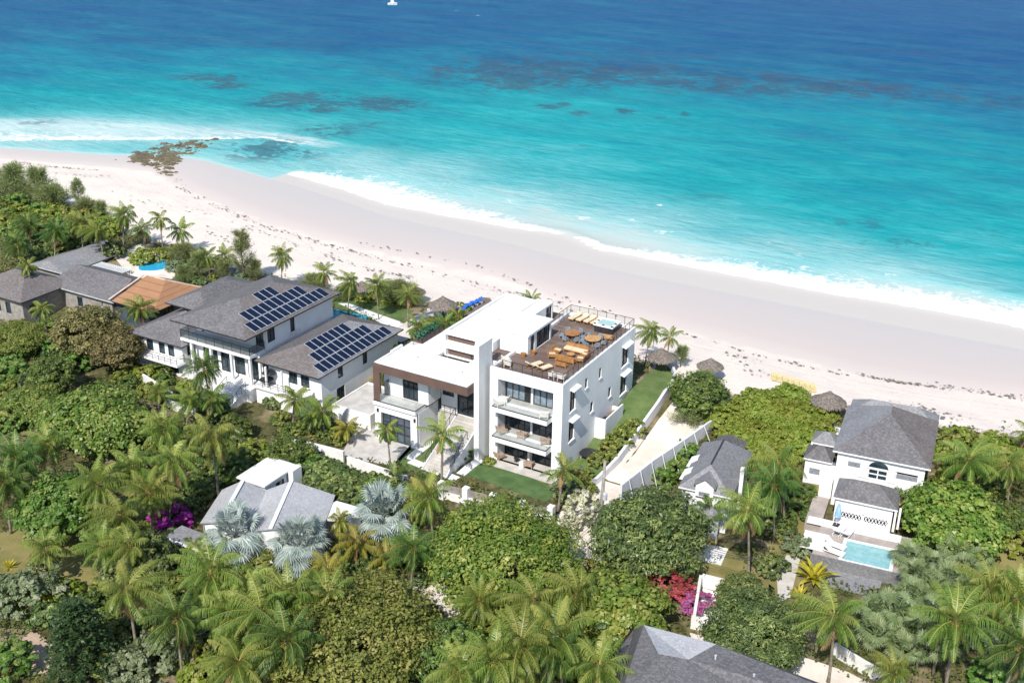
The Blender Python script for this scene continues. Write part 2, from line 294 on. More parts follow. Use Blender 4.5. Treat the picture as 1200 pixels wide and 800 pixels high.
o1 = np.argsort(fl2[:, 0]); o2 = np.argsort(fu2[:, 0]); lo = np.interp(X, fl2[o1, 0], fl2[o1, 1]); hi = np.interp(X, fu2[o2, 0], fu2[o2, 1]); v = (Y-lo)/np.maximum(hi-lo, 1)
FO = np.maximum(FO, (sm(-.06, .0, v)*np.exp(-np.maximum(v, 0)*12)*.75 + sm(0, .1, v)*np.clip(1-v, 0, 1)*.52)*sm(-104, -114, X))
for q in "720,253,10,2 740,258,8,2 858,256,9,2.2 800,252,8,2 898,283,7,5 935,300,14,5 890,310,26,4 780,272,30,3 960,262,10,2 838,260,6,2 560,18,6,1 535,13,6,1 545,10,3,.8 1040,322,30,3 770,240,16,2 725,275,16,2 850,300,20,3 680,255,20,3 600,236,20,3 520,215,20,3".split():
    a = [float(v) for v in q.split(',')]; FO = np.maximum(FO, .56*blob(a[0], a[1], a[2]*.75, a[3]*.8))
MK = sm(0, .08, v)*(1-sm(.7, 1.25, v))*sm(-100, -112, X)*.95
for q in "90,150,200,12 250,152,80,8 620,230,90,12 760,255,80,14 500,200,70,14 880,290,90,12 1040,318,80,10 420,185,60,10".split():
    a = [float(v) for v in q.split(',')]; FO = np.maximum(FO, .24*blob(*a)); MK = np.maximum(MK, .34*blob(*a))
Z = SEA + .10*np.sin(Y*.35+X*.03+np.sin(X*.05)*2)*sm(10, 60, S) + .35*np.exp(-((Y-np.interp(X, fl[:, 0], fl[:, 1])-1.6)/1.6)**2)*(X > -94)*(X < 60) + .03*rng.standard_normal(X.shape)*(FO > .5)
m, t, p = newmat('shallow_tropical_sea'); co = wpos(t)
mp = t.nodes.new('ShaderNodeMapping'); mp.inputs['Scale'].default_value = (.35,1,1); mp.inputs['Rotation'].default_value = (0,0,R(-8)); t.links.new(co, mp.inputs[0])
mp2 = t.nodes.new('ShaderNodeMapping'); mp2.inputs['Scale'].default_value = (.16,1,1); mp2.inputs['Rotation'].default_value = (0,0,R(22)); t.links.new(co, mp2.inputs[0])
nb = noise(t, mp.outputs[0], .07, 5, .6); ns = noise(t, mp.outputs[0], .45, 6, .65); nf = noise(t, co, 1.1, 6, .7, .6); nr = noise(t, co, .55, 6, .72); nl = noise(t, mp2.outputs[0], .11, 4, .55); nf2 = noise(t, co, .32, 5, .65, 1.0)
dep = mathn(t, 'ADD', attr(t, 'depth'), mathn(t, 'MULTIPLY', mathn(t, 'SUBTRACT', nb.outputs[0], .5), .34))
nb2 = noise(t, co, .06, 7, .68, .3); dep = mathn(t, 'ADD', dep, mathn(t, 'MULTIPLY', mathn(t, 'SUBTRACT', nb2.outputs[0], .5), .30))
dep = mathn(t, 'ADD', dep, mathn(t, 'MULTIPLY', mathn(t, 'SUBTRACT', ns.outputs[0], .5), .26))
dep = mathn(t, 'ADD', dep, mathn(t, 'MULTIPLY', mathn(t, 'MULTIPLY', mathn(t, 'SUBTRACT', nl.outputs[0], .5), .3), smooth(t, attr(t, 'depth'), .55, .9)))
dw = smooth(t, attr(t, 'depth'), .03, .24); dep = mathn(t, 'ADD', attr(t, 'depth'), mathn(t, 'MULTIPLY', mathn(t, 'SUBTRACT', dep, attr(t, 'depth')), dw))
cr = ramp(t, [(0, srgb('bcb2ac')), (.07, srgb('a8b8b4')), (.16, srgb('82b6b6')), (.28, srgb('50a8ac')), (.42, srgb('1a989c')), (.55, srgb('068490')), (.68, srgb('04708a')), (.82, srgb('04587e')), (1, srgb('00487a'))]); t.links.new(dep, cr.inputs[0])
nr2 = noise(t, co, .13, 9, .74, .4); ra = attr(t, 'reef'); rv = mathn(t, 'ADD', mathn(t, 'MULTIPLY', ra, .62), mathn(t, 'ADD', mathn(t, 'MULTIPLY', mathn(t, 'SUBTRACT', nr2.outputs[0], .5), 3.6), mathn(t, 'MULTIPLY', mathn(t, 'SUBTRACT', nr.outputs[0], .5), 2.2))); rf = mathn(t, 'MULTIPLY', mathn(t, 'MULTIPLY', smooth(t, rv, .16, .42), smooth(t, ra, .08, .62)), .66)
rcol = mixc(t, nf.outputs[0], srgb('1c3c58'), srgb('46485a')); mk = mathn(t, 'MULTIPLY', attr(t, 'milky'), smooth(t, mathn(t, 'ADD', nf2.outputs[0], mathn(t, 'MULTIPLY', mathn(t, 'SUBTRACT', nb2.outputs[0], .5), .8)), .12, .56)); col = mixc(t, mk, cr.outputs[0], srgb('b4c8c6')); col = mixc(t, rf, col, rcol)
fa = attr(t, 'foam'); fm = smooth(t, mathn(t, 'ADD', fa, mathn(t, 'ADD', mathn(t, 'MULTIPLY', mathn(t, 'SUBTRACT', nf.outputs[0], .5), 1.25), mathn(t, 'MULTIPLY', mathn(t, 'SUBTRACT', nf2.outputs[0], .5), 1.1))), .44, .82)
mp3 = t.nodes.new('ShaderNodeMapping'); mp3.inputs['Scale'].default_value = (.3,1,1); mp3.inputs['Rotation'].default_value = (0,0,R(14)); t.links.new(co, mp3.inputs[0]); nw = noise(t, mp3.outputs[0], .9, 4, .7); nw2 = noise(t, mp3.outputs[0], .22, 4, .6)
var_ = mathn(t, 'ADD', mathn(t, 'MULTIPLY', nw.outputs[0], 1.3), mathn(t, 'MULTIPLY', nw2.outputs[0], .8)); col = mixc(t, smooth(t, var_, .75, 1.35), mixc(t, mathn(t, 'MULTIPLY', dw, .12), col, srgb('01324a')), mixc(t, mathn(t, 'MULTIPLY', dw, .07), col, srgb('7fb0bc')))  # light and shade of the waves mixed into the water colour
col = mixc(t, fm, col, (.80,.81,.81)); t.links.new(col, p.inputs['Base Color'])
p.inputs['IOR'].default_value = 1.33; p.inputs['Specular IOR Level'].default_value = .006
r_ = mathn(t, 'ADD', mathn(t, 'MULTIPLY', fm, .5), .3); t.links.new(r_, p.inputs['Roughness'])
b = t.nodes.new('ShaderNodeBump'); b.inputs['Strength'].default_value = 1.0; b.inputs['Distance'].default_value = .7
t.links.new(mathn(t, 'MULTIPLY', dw, mathn(t, 'ADD', mathn(t, 'ADD', ns.outputs[0], mathn(t, 'MULTIPLY', nf.outputs[0], .25)), mathn(t, 'MULTIPLY', nb.outputs[0], 1.2))), b.inputs['Height']); t.links.new(b.outputs[0], p.inputs['Normal'])
grid_mesh('sea', X, Y, Z, m, (('depth', T), ('reef', REEF), ('foam', FO), ('milky', MK)))
# --- sheets draped on the land
def inside(poly, x, y):
    r = np.zeros(x.shape, bool); n = len(poly)
    for i in range(n):
        (x0, y0), (x1, y1) = poly[i], poly[(i+1) % n]
        if y0 == y1: continue
        r ^= ((y0 > y) != (y1 > y)) & (x < (x1-x0)*(y-y0)/(y1-y0)+x0)
    return r
import bmesh
ROADS = []
def drape(name, pts, off, mat, kind='structure', pix=True, cut=1.5, flat=None):
    P = [tuple(gnd(*q)[:2]) for q in pts] if pix else pts
    bm = bmesh.new(); vs_ = [bm.verts.new((q[0], q[1], 0)) for q in P]; f = bm.faces.new(vs_)
    xs_ = [q[0] for q in P]; ys_ = [q[1] for q in P]
    for ax, a, b_ in ((0, min(xs_), max(xs_)), (1, min(ys_), max(ys_))):
        for k in range(1, int((b_-a)/cut)+1):
            co_ = [0,0,0]; no_ = [0,0,0]; co_[ax] = a + k*cut; no_[ax] = 1
            bmesh.ops.bisect_plane(bm, geom=bm.verts[:]+bm.edges[:]+bm.faces[:], plane_co=co_, plane_no=no_)
    for v_ in bm.verts: v_.co.z = float(hgt(v_.co.x, v_.co.y)) + off if flat is None else flat
    bmesh.ops.recalc_face_normals(bm, faces=bm.faces[:])
    if sum(f_.normal.z for f_ in bm.faces) < 0: bmesh.ops.reverse_faces(bm, faces=bm.faces[:])
    me = bpy.data.meshes.new(name); bm.to_mesh(me); bm.free(); me.materials.append(mat); o = bpy.data.objects.new(name, me); C.objects.link(o); ROADS.append(P); return tag(o, kind=kind)
M['lawn'] = pm('mown_lawn', '506438', '667646', .7, .9, .5, 25, .2)
M['lawndark'] = pm('dense_green_lawn', '445c34', '586e44', .8, .9, .5, 25, .2)
M['lawndry'] = pm('dry_olive_lawn', '6e6a3c', '857c50', .5, .95, .4, 25, .2)
M['road'] = pm('pale_sand_road', 'c6bbae', 'ddd3c8', .4, .95, .2, 6)
M['shingleroad'] = pm('grey_gravel_road', 'b9b0a8', 'cfc7bf', .6, .95, .2, 6)
drape('sandy_road', [(706,556),(770,494),(798,462),(806,444),(832,452),(858,474),(838,492),(735,568),(712,600),(700,640),(714,668),(700,694),(640,712),(575,738),(540,735),(500,700),(470,740),(430,800),(405,800),(470,712),(490,676),(512,678),(552,706),(600,700),(648,672),(664,640),(652,604),(676,584)], .035, M['road'])
drape('lawn', [(537,553),(566,541),(626,561),(655,575),(640,588),(600,575)], .03, M['lawndark'])
drape('lawn', [(.1,-2.5),(.1,17),(.0,24),(-1,26),(1.2,25),(2.6,23),(3.6,19.5),(3.75,14),(3.75,9),(3.7,4),(3.3,1.4),(2.6,-2)], .03, M['lawn'], pix=False, cut=1.0)
drape('lawn', [(372,352),(392,346),(440,352),(486,364),(464,381),(400,362)], .03, M['lawn'])
drape('lawn', [(-10,628),(40,612),(110,628),(118,700),(80,712),(40,690),(-10,672)], .03, M['lawndry'])
drape('lawn', [(142,580),(188,548),(206,560),(190,600),(160,612)], .03, M['lawndry'])
drape('lawn', [(905,612),(938,588),(948,610),(944,660),(925,700),(900,700)], .03, M['lawndry'])
drape('lawn', [(788,660),(850,640),(908,690),(890,720),(800,700)], .03, M['lawndry'])
drape('lawn', [(1150,650),(1180,600),(1230,640),(1230,760),(1160,730)], .03, M['lawndry'])
drape('lawn', [(1130,800),(1170,770),(1230,780),(1230,830),(1130,830)], .03, M['lawn'])
drape('lawn', [(460,545),(482,520),(506,528),(520,549),(500,556)], .03, M['lawn'])
drape('lawn', [(950,560),(972,545),(972,590),(950,592)], .03, M['lawndry'])
drape('sandy_clearing', [(18,752),(40,738),(62,756),(60,790),(30,792)], .03, pm('bare_pinkish_dirt', 'a08a78', 'b8a290', .8, .95, .3))
drape('driveway', [(398,535),(420,498),(452,492),(486,522),(462,546)], .03, M['paving'])
drape('garden_path', [(910,672),(922,650),(938,654),(926,700),(912,706)], .05, M['paving'])
# --- wrack line of seaweed and the low rocks on the beach
def flakes(name, lines, n, mat, size, kind='stuff'):
    mb = MB(); rr = random.Random(3)
    for pl, cnt, sp in lines:
        P = [gnd(*q)[:2] for q in pl]
        for _ in range(cnt):
            k = rr.randrange(len(P)-1); f = rr.random(); q = P[k]*(1-f)+P[k+1]*f; x = q[0]+rr.gauss(0, sp); y = q[1]+rr.gauss(0, sp*.6); z = float(hgt(x, y))+.13
            s_ = size*(.4+rr.random()**2*1.6); a = rr.random()*pi
            mb.poly([(x+s_*cos(a+k2*2*pi/5)*(.6+.6*rr.random()), y+.6*s_*sin(a+k2*2*pi/5)*(.6+.6*rr.random()), z+.05*rr.random()) for k2 in range(5)])
    return tag(mb.build(name, mat), kind=kind)
M['weed'] = pm('dry_brown_seaweed', '5e544b', '857a6e', 2, .95)
tag(flakes('seaweed', [([(20,190),(60,196),(110,200)],120,.8),([(70,205),(130,208)],40,1.0),([(200,200),(215,222),(240,236)],60,.9),([(130,225),(180,240),(240,250)],40,2),([(250,240),(300,262),(370,284),(430,300)],190,.7),([(280,262),(360,292),(440,318)],110,.9),([(440,318),(480,325)],50,.5),([(430,300),(520,322),(600,345),(680,358)],90,1.0),([(420,285),(560,312),(650,345),(730,372)],80,.5),([(550,335),(640,358),(700,372)],60,1.2),([(780,386),(900,420),(1000,442)],70,.5),([(1000,438),(1050,448),(1100,455)],110,.5),([(1100,452),(1200,468)],70,.9),([(1060,475),(1120,490)],60,1.5),([(860,415),(880,430),(890,440)],40,1.2),([(240,268),(300,300)],50,1.2)], 0, M['weed'], .17), 'scattered lines of dark dry seaweed on the pale beach')
mb = MB(); rr = random.Random(8); RP = [tuple(gnd(*q)[:2]) for q in [(150,186),(172,177),(210,172),(248,170),(244,174),(222,180),(203,188),(197,198),(205,208),(190,205),(182,194)]]; k = 0
while k < 420:
    x, y = rr.uniform(min(q[0] for q in RP), max(q[0] for q in RP)), rr.uniform(min(q[1] for q in RP), max(q[1] for q in RP))
    if not inside(RP, np.array([x+rr.gauss(0,.8)]), np.array([y+rr.gauss(0,1.2)]))[0]: continue
    k += 1; s_ = .2+rr.random()**3*.9; mb.lathe([(s_*.9,-.3),(s_,.0),(s_*.75,.16*s_+.04),(s_*.3,.24*s_+.05)], (x, y, max(float(hgt(x, y)), SEA-.05)), 6, int(x+y*.2+rr.random()*3 > -119+rr.gauss(0,3)), .8, k)
tag(mb.build('beach_rocks', [pm('grey_brown_rock', '4a443e', '75695d', .8, .95, .5), pm('golden_weedy_rock', '56503f', '70664e', .8, .95, .5)]), 'low brown rocks running from the beach into the water', kind='stuff')
# ================================================================== BUILDING HELPERS
def wall(mb, o, u, L, H, holes=(), t=.25, mi=0, ri=None, cap=False):
    """upright wall with real openings: o lower left corner seen from outside, u direction to the right, holes (u0,u1,v0,v1)"""
    o = np.array(o, float); u = np.array([u[0], u[1], 0.0]); u /= np.linalg.norm(u); n = np.array([u[1], -u[0], 0.0]); z = np.array([0,0,1.0]); ri = mi if ri is None else ri
    us = sorted({0.0, float(L), *[h for q in holes for h in q[:2]]}); vs_ = sorted({0.0, float(H), *[h for q in holes for h in q[2:4]]})
    P = lambda a, b, d=0: o + u*a + z*b - n*d
    for i in range(len(us)-1):
        for j in range(len(vs_)-1):
            a0, a1, b0, b1 = us[i], us[i+1], vs_[j], vs_[j+1]; ca, cb = (a0+a1)/2, (b0+b1)/2
            if any(q[0] < ca < q[1] and q[2] < cb < q[3] for q in holes): continue
            mb.poly([P(a0,b0),P(a1,b0),P(a1,b1),P(a0,b1)], mi); mb.poly([P(a0,b0,t),P(a0,b1,t),P(a1,b1,t),P(a1,b0,t)], mi)
    for a0, a1, b0, b1 in [q[:4] for q in holes]:
        mb.poly([P(a0,b0),P(a0,b0,t),P(a1,b0,t),P(a1,b0)], ri); mb.poly([P(a0,b1),P(a1,b1),P(a1,b1,t),P(a0,b1,t)], ri)
        mb.poly([P(a0,b0),P(a0,b1),P(a0,b1,t),P(a0,b0,t)], ri); mb.poly([P(a1,b0),P(a1,b0,t),P(a1,b1,t),P(a1,b1)], ri)
    if not cap: mb.poly([P(0,H),P(L,H),P(L-t,H,t),P(t,H,t)], mi); return mb
    mb.poly([P(0,H),P(L,H),P(L,H,t),P(0,H,t)], mi); mb.poly([P(0,0),P(0,0,t),P(0,H,t),P(0,H)], mi); mb.poly([P(L,0),P(L,H),P(L,H,t),P(L,0,t)], mi)
    return mb
def window(parent, o, u, w_, h_, d=.1, nx=2, ny=1, fr=.06, frame=None, pane=None, name='window', local=False, bend=None):
    """window part with its pane as sub-part; d = how far the frame sits behind the wall face (negative: proud)"""
    o = np.array(o, float); u = np.array([u[0], u[1], 0.0]); u /= np.linalg.norm(u); n = np.array([u[1], -u[0], 0.0]); z = np.array([0,0,1.0]); o = o - n*d
    f = MB(); P = lambda a, b, e=0: o+u*a+z*b-n*e
    for i in range(nx+1): a = fr/2+(w_-fr)*i/nx; f.bar(P(a,0), P(a,h_), fr, .08)
    for j in range(ny+1): b = fr/2+(h_-fr)*j/ny; f.bar(P(.003,b,.004), P(w_-.003,b,.004), .085, fr)
    fo = f.build(name, frame or M['bronze'], parent, local=local)
    g = MB().poly([P(.02,.02,.03),P(w_-.02,.02,.03),P(w_-.02,h_-.02,.03),P(.02,h_-.02,.03)]); g.build('pane', pane or M['glass'], fo, local=local); return fo
def railing(parent, pts, h=1.0, step=1.2, mat=None, pane=None, bars=0, name='railing', th=.04, local=False, closed=False):
    f = MB(); g = MB()
    for a, b in zip(pts[:-1], pts[1:]):
        a = np.array(a, float); b = np.array(b, float); L = np.linalg.norm(b-a); n = max(1, round(L/step)); up = np.array([0,0,h])
        for i in range(n+1): q = a+(b-a)*i/n; f.bar(q, q+up, th)
        f.bar(a+up, b+up, th*1.2); 
        for k in range(bars): hh = np.array([0,0,h*(k+1)/(bars+1)]); f.bar(a+hh, b+hh, th*.5)
        if pane: hi = np.array([0,0,h-.05]); lo = np.array([0,0,.06]); g.poly([a+lo,b+lo,b+hi,a+hi])
    o = f.build(name, mat or M['black'], parent, local=local)
    if pane: g.build('glass_panel', pane, o, local=local)
    return o
G0 = -1.2
# ================================================================== MAIN VILLA
V = thing('beach_villa', 'large white modern three storey villa with a brown roof deck and stacked front balconies', 'villa', (-10, 4, G0))
b = MB()
# right block: front with three stacked openings, right side wall with eight openings
front_holes = [(.95,7.25,.1,2.8),(.95,7.25,3.42,6.15),(.95,7.25,6.82,9.38)]
wall(b, (-8.3,0,G0), (1,0), 8.3, 10.5, front_holes, .3)
SW = [(1.62,2.85,2.2,4.5),(1.65,2.9,5.55,7.92),(13.9,15.55,2.25,4.6),(13.95,15.65,5.6,7.92),(4.97,5.55,6.85,7.95),(8.25,8.8,6.65,7.8),(10.8,11.5,3.35,4.5),(6.46,7.15,3.45,4.6)]
wall(b, (0,0,G0), (0,1), 17.2, 10.5, [(q[0],q[1],q[2]-G0,q[3]-G0) for q in SW], .3)
wall(b, (0,17.2,G0), (-1,0), 8.3, 10.5, [(.8,7.4,3.6,6.0),(.8,7.4,7.0,9.4)], .3)
wall(b, (-8.3,17.2,G0), (0,-1), 17.2, 10.5, [], .3)
for z0 in (2.0, 5.35): b.box(-8.0,-.3,1.9,16.9,z0-.3,z0)
b.build('wall', M['white'], V)
# window sills and white awnings of the right side
for i, q in enumerate(SW):
    wdt, hh = q[1]-q[0], q[3]-q[2]
    wo = window(V, (0,q[0],q[2]), (0,1), wdt, hh, .16, 2 if i < 4 else 1, 2 if i < 4 else 1, .06)
    MB().box(-.02,.10,q[0]-.06,q[1]+.06,q[2]-.09,q[2]-.004).build('sill', M['white'], wo)
    if i < 4:
        a = MB(); y0, y1 = q[0]-.12, q[1]+.3; zt = q[3]+.3
        a.hexa([(.004,y0,zt-.12),(.5,y0,zt-.24),(.5,y1,zt-.24),(.004,y1,zt-.12),(.004,y0,zt),(.5,y0,zt-.15),(.5,y1,zt-.15),(.004,y1,zt)])
        a.build('awning', M['white'], V)
# balconies, glazing and slabs of the front
for k, (zf, zo, zt) in enumerate(((-1.1,.1,1.6),(2.17,3.42,4.95),(5.57,6.82,8.18))):
    X0, X1 = -7.35, -1.05
    if k:
        s_ = MB().box(-7.42,-1.12,-1.12,0.31,zf-.55,zf-.03); s_.box(-7.3,-1.06,.31,1.6,zf-.3,zf-.03); bo = s_.build('balcony', M['white'], V)
        MB().box(-7.34,-1.2,-1.04,1.55,zf-.03,zf).build('floor_tiles', M['tile'], bo)
        r_ = MB()
        r_.bar((-7.38,-1.08,zf+.02),(-1.16,-1.08,zf+.02),.07,.1); r_.bar((-1.16,-1.05,zf+.02),(-1.16,-.03,zf+.02),.07,.1); r_.bar((-7.38,-1.05,zf+.02),(-7.38,-.03,zf+.02),.07,.1); ro = r_.build('balustrade_channel', M['bronze'], bo)
        g = MB(); zt2 = zf+1.0
        g.poly([(-7.38,-1.08,zf+.06),(-1.16,-1.08,zf+.06),(-1.16,-1.08,zt2),(-7.38,-1.08,zt2)]); g.poly([(-1.16,-1.06,zf+.06),(-1.16,-.03,zf+.06),(-1.16,-.03,zt2),(-1.16,-1.06,zt2)]); g.poly([(-7.38,-1.06,zf+.06),(-7.38,-.03,zf+.06),(-7.38,-.03,zt2),(-7.38,-1.06,zt2)])
        g.build('glass_balustrade', M['clear'], V)
    xa = [(-7.2,-4.28),(-4.02,-1.1)]
    for j, (a, c) in enumerate(xa): window(V, (a,1.5,zf+.03), (1,0), c-a, zt-zf-.1, 0, 4, 1, .07, pane=M['curtain'] if (k == 2 and j == 0) or (k == 2 and j == 1) else M['glass'], name='sliding_door')
    MB().box(-4.27,-4.03,.9 if k == 0 else 1.35,1.56,zf,zt).build('column', M['white'], V)
    MB().box(-8.0,-7.36,.3,1.6,zf,zt+.05).box(-1.04,-.3,.3,1.6,zf,zt+.05).box(-8.0,-.3,.3,1.62,zt+.1,zt+.2).build('reveal', M['concretewall'], V)
# dark open leaf in the top right bay
MB().box(-5.05,-4.35,1.42,1.46,5.62,8.0).build('sliding_door', M['black'], V)
# roof deck of boards with a low kerb
m, t, p = newmat('weathered_ipe_boards'); co = wpos(t); sp = t.nodes.new('ShaderNodeSeparateXYZ'); t.links.new(co, sp.inputs[0])
row = mathn(t, 'FLOOR', mathn(t, 'DIVIDE', sp.outputs[1], .22)); wn = t.nodes.new('ShaderNodeTexWhiteNoise'); wn.noise_dimensions = '1D'; t.links.new(row, wn.inputs['W'])
n1 = noise(t, co, .5, 5, .6); c_ = mixc(t, wn.outputs[0], srgb('604e46'), srgb('74645a')); c_ = mixc(t, mathn(t, 'MULTIPLY', smooth(t, n1.outputs[0], .45, .7), .6), c_, srgb('887a70'))
gap = smooth(t, mathn(t, 'FRACT', mathn(t, 'DIVIDE', sp.outputs[1], .22)), .0, .12); t.links.new(mixc(t, gap, srgb('3a2a22'), c_), p.inputs['Base Color']); p.inputs['Roughness'].default_value = .75; M['deckwood'] = m
MB().box(-8.0,-.3,.3,16.9,8.7,9.0).box(-10.26,-8.31,1.61,16.9,8.7,9.0).build('roof_deck', M['deckwood'], V)
MB().box(-9.74,-8.31,1.25,1.6,8.2,9.25).box(-10.28,-8.31,1.62,17.0,6.5,8.69).box(-10.28,-8.31,1.62,3.2,1.95,6.5).build('parapet', M['white'], V)
railing(V, [(-8.1,.22,9.3),(-.18,.22,9.3),(-.18,17.05,9.3),(-7.9,17.05,9.3),(-7.9,14.2,9.3)], .95, 1.1, M['bronze'], M['smoke'] if False else None, 3)
railing(V, [(-9.6,1.5,9.26),(-8.35,1.5,9.26)], .9, .7, M['black'], None, 2)
# fin wall
MB().box(-9.33,-8.75,-1.4,1.2,G0,11.9).build('fin_wall', M['white'], V)
# upper block, penthouse, rear stair block with flat white roofs
u_ = MB(); wall(u_, (-16.4,4,7.1), (1,0), 6.1, 2.85, [(.25,4.9,.05,.9),(.2,3.9,1.72,2.5)], .5)
wall(u_, (-16.4,17,6), (0,-1), 13, 3.95, [], .3); wall(u_, (-10.3,4,8.0), (0,1), 13, 1.95, [], .3); wall(u_, (-10.3,17,3), (-1,0), 6.1, 6.95, [(.6,5.4,.8,3.2)], .3)
u_.build('wall', M['white'], V)
MB().box(-16.1,-10.6,4.5,16.7,9.5,9.72).build('roof', M['roofwhite'], V)
MB().poly([(-16.2,4.4,7.15),(-11.5,4.4,7.15),(-11.5,4.4,9.7),(-16.2,4.4,9.7)]).build('cladding_panel', M['brown'], V)
window(V, (-13.2,4.38,7.2), (1,0), 1.6, .75, 0, 2, 1, .06)
MB().box(-14.3,-13.1,9.6,10.5,9.72,9.78).box(-14.2,-13.2,9.7,10.4,9.78,9.80).build('skylight', [M['concretewall']], V)
pw = MB(); wall(pw, (-10.0,4.9,9.0), (1,0), 3.3, 2.1, [], .2); wall(pw, (-6.7,4.9,9.0), (0,1), 5.2, 2.1, [(.65,1.45,.02,1.9),(1.95,4.9,.02,1.9)], .2); wall(pw, (-6.7,10.1,9.0), (-1,0), 3.3, 2.1, [], .2); wall(pw, (-10.0,10.1,9.0), (0,-1), 5.2, 2.1, [], .2)
pw.build('penthouse_wall', M['white'], V)
MB().box(-10.1,-6.55,4.8,10.2,11.1,11.28).build('penthouse_roof', M['roofwhite'], V)
window(V, (-6.7,5.55,9.02), (0,1), .8, 1.88, .1, 1, 1, .06, name='door'); window(V, (-6.7,6.85,9.02), (0,1), 2.95, 1.88, .1, 3, 1, .07, name='sliding_door')
for vx, vz in ((-8.4,9.9),(-7.6,10.3),(-7.5,9.6)): MB().box(vx,vx+.22,4.84,4.896,vz,vz+.22).build('vent', M['concretewall'], V)
sb = MB(); wall(sb, (-11,10.3,8.5), (1,0), 2.0, 2.6, [], .25); wall(sb, (-9.0,10.3,8.5), (0,1), 4.5, 2.6, [(2.86,4.26,.5,2.4)], .25); wall(sb, (-9.0,14.8,8.5), (-1,0), 2.0, 2.6, [], .25); wall(sb, (-11,14.8,8.5), (0,-1), 4.5, 2.6, [], .25)
sb.build('stair_block_wall', M['white'], V); MB().box(-10.74,-9.26,10.56,14.54,10.7,10.95).build('stair_block_roof', M['roofwhite'], V); window(V, (-9,13.17,9.02), (0,1), 1.38, 1.86, .1, 2, 1, .06, name='door', pane=M['glass'])
# left wing: brown frame, flat white roof with a light well, balcony over the garage
f = MB(); f.box(-21,-9.34,-2.6,-2.35,6.75,7.62).box(-21,-20.15,-2.6,-2.35,3.42,6.746).box(-21,-20.75,-2.345,.6,6.75,7.62).box(-9.6,-9.34,-2.345,-.4,6.75,7.62)
f.build('fascia_frame', M['brown'], V)
r_ = MB(); r_.box(-20.74,-9.62,-2.34,2.68,7.3,7.6).box(-20.74,-16.32,2.68,4.0,7.3,7.6).box(-12.5,-10.3,2.68,4.0,7.3,7.6).box(-19.4,-16.42,4.0,9,7.3,7.6)
r_.box(-20.74,-19.4,4,4.3,7.3,7.6); r_.box(-16.32,-12.5,2.4,2.68,6.6,7.3).box(-16.32,-12.5,2.7,3.99,6.6,6.78).build('roof', M['roofwhite'], V)
MB().box(-21,-20.75,.61,2.6,7.2,7.85).box(-20.98,-20.75,-2.3,.6,7.62,7.7).build('parapet', M['white'], V)
for q in ((-17.8,.9),(-11.9,.3)): MB().lathe([(.09,0),(.09,.18),(.12,.19),(.12,.25),(.02,.27)], (q[0],q[1],7.6), 8).build('vent_pipe', M['concretewall'], V)
lw = MB(); wall(lw, (-20.9,-.8,3.42), (1,0), 5.65, 3.6, [(2.4,4.35,.05,2.65)], .25); wall(lw, (-20.9,8,G0), (0,-1), 8.8, 8.5, [(7.2,8.3,5,6.9)], .2); wall(lw, (-15.25,-.55,3.4), (0,1), 2.1, 3.6, [], .2)
wall(lw, (-15.2,1.55,1.9), (1,0), 5.9, 5.2, [(.15,1.6,1.9,3.3),(2.0,5.6,.1,3.2)], .25); wall(lw, (-15.45,1.56,G0), (1,0), 6.1, 3.08, [(.6,1.6,.1,2.2)], .25)
lw.build('wall', M['white'], V)
window(V, (-18.5,-.8,3.47), (1,0), 1.95, 2.6, .1, 3, 2, .07, name='sliding_door'); window(V, (-15.05,1.55,3.8), (1,0), 1.45, 1.4, .1, 2, 1, .06); window(V, (-13.2,1.55,2.0), (1,0), 3.6, 3.1, .1, 3, 1, .07, name='entrance_door')
MB().box(-14.85,-13.85,1.62,1.7,G0+.1,G0+2.2).build('door', M['brown'], V)
MB().box(-15.2,-9.36,.2,1.54,6.5,6.74).build('entrance_canopy', M['brown'], V)
s_ = MB().box(-21.05,-15.62,-2.75,-.8,2.95,3.38).build('balcony', M['white'], V); MB().box(-20.9,-15.8,-2.62,-.82,3.38,3.41).build('floor_tiles', M['tile'], s_)
c_ = MB(); c_.bar((-21,-2.71,3.43),(-15.68,-2.71,3.43),.06,.1); c_.bar((-15.66,-2.68,3.43),(-15.66,-.82,3.43),.06,.1); c_.build('balustrade_channel', M['bronze'], s_)
MB().poly([(-20.1,-2.71,3.48),(-15.66,-2.71,3.48),(-15.66,-2.71,4.4),(-20.1,-2.71,4.4)]).poly([(-15.66,-2.7,3.48),(-15.66,-.82,3.48),(-15.66,-.82,4.4),(-15.66,-2.7,4.4)]).build('glass_balustrade', M['clear'], V)
MB().box(-20.1,-20.06,-1.9,-1.1,3.6,5.4).build('side_screen', M['glass'], V)
ga = MB(); wall(ga, (-21,-2.5,G0), (1,0), 5.4, 4.15, [(.75,4.55,.02,3.3)], .35); wall(ga, (-15.6,-2.15,G0), (0,1), 3.7, 4.15, [], .25); ga.box(-20.95,-15.86,1.2,1.4,G0,2.9).build('garage_wall', M['white'], V)
window(V, (-20.2,-2.2,G0+.05), (1,0), 3.7, 3.2, 0, 4, 3, .08, name='garage_door', pane=M['glassblue'])
for x_ in (-20.55, -15.85): MB().box(x_-.09,x_+.09,-2.66,-2.504,2.1,2.45).build('wall_lamp', M['black'], V)
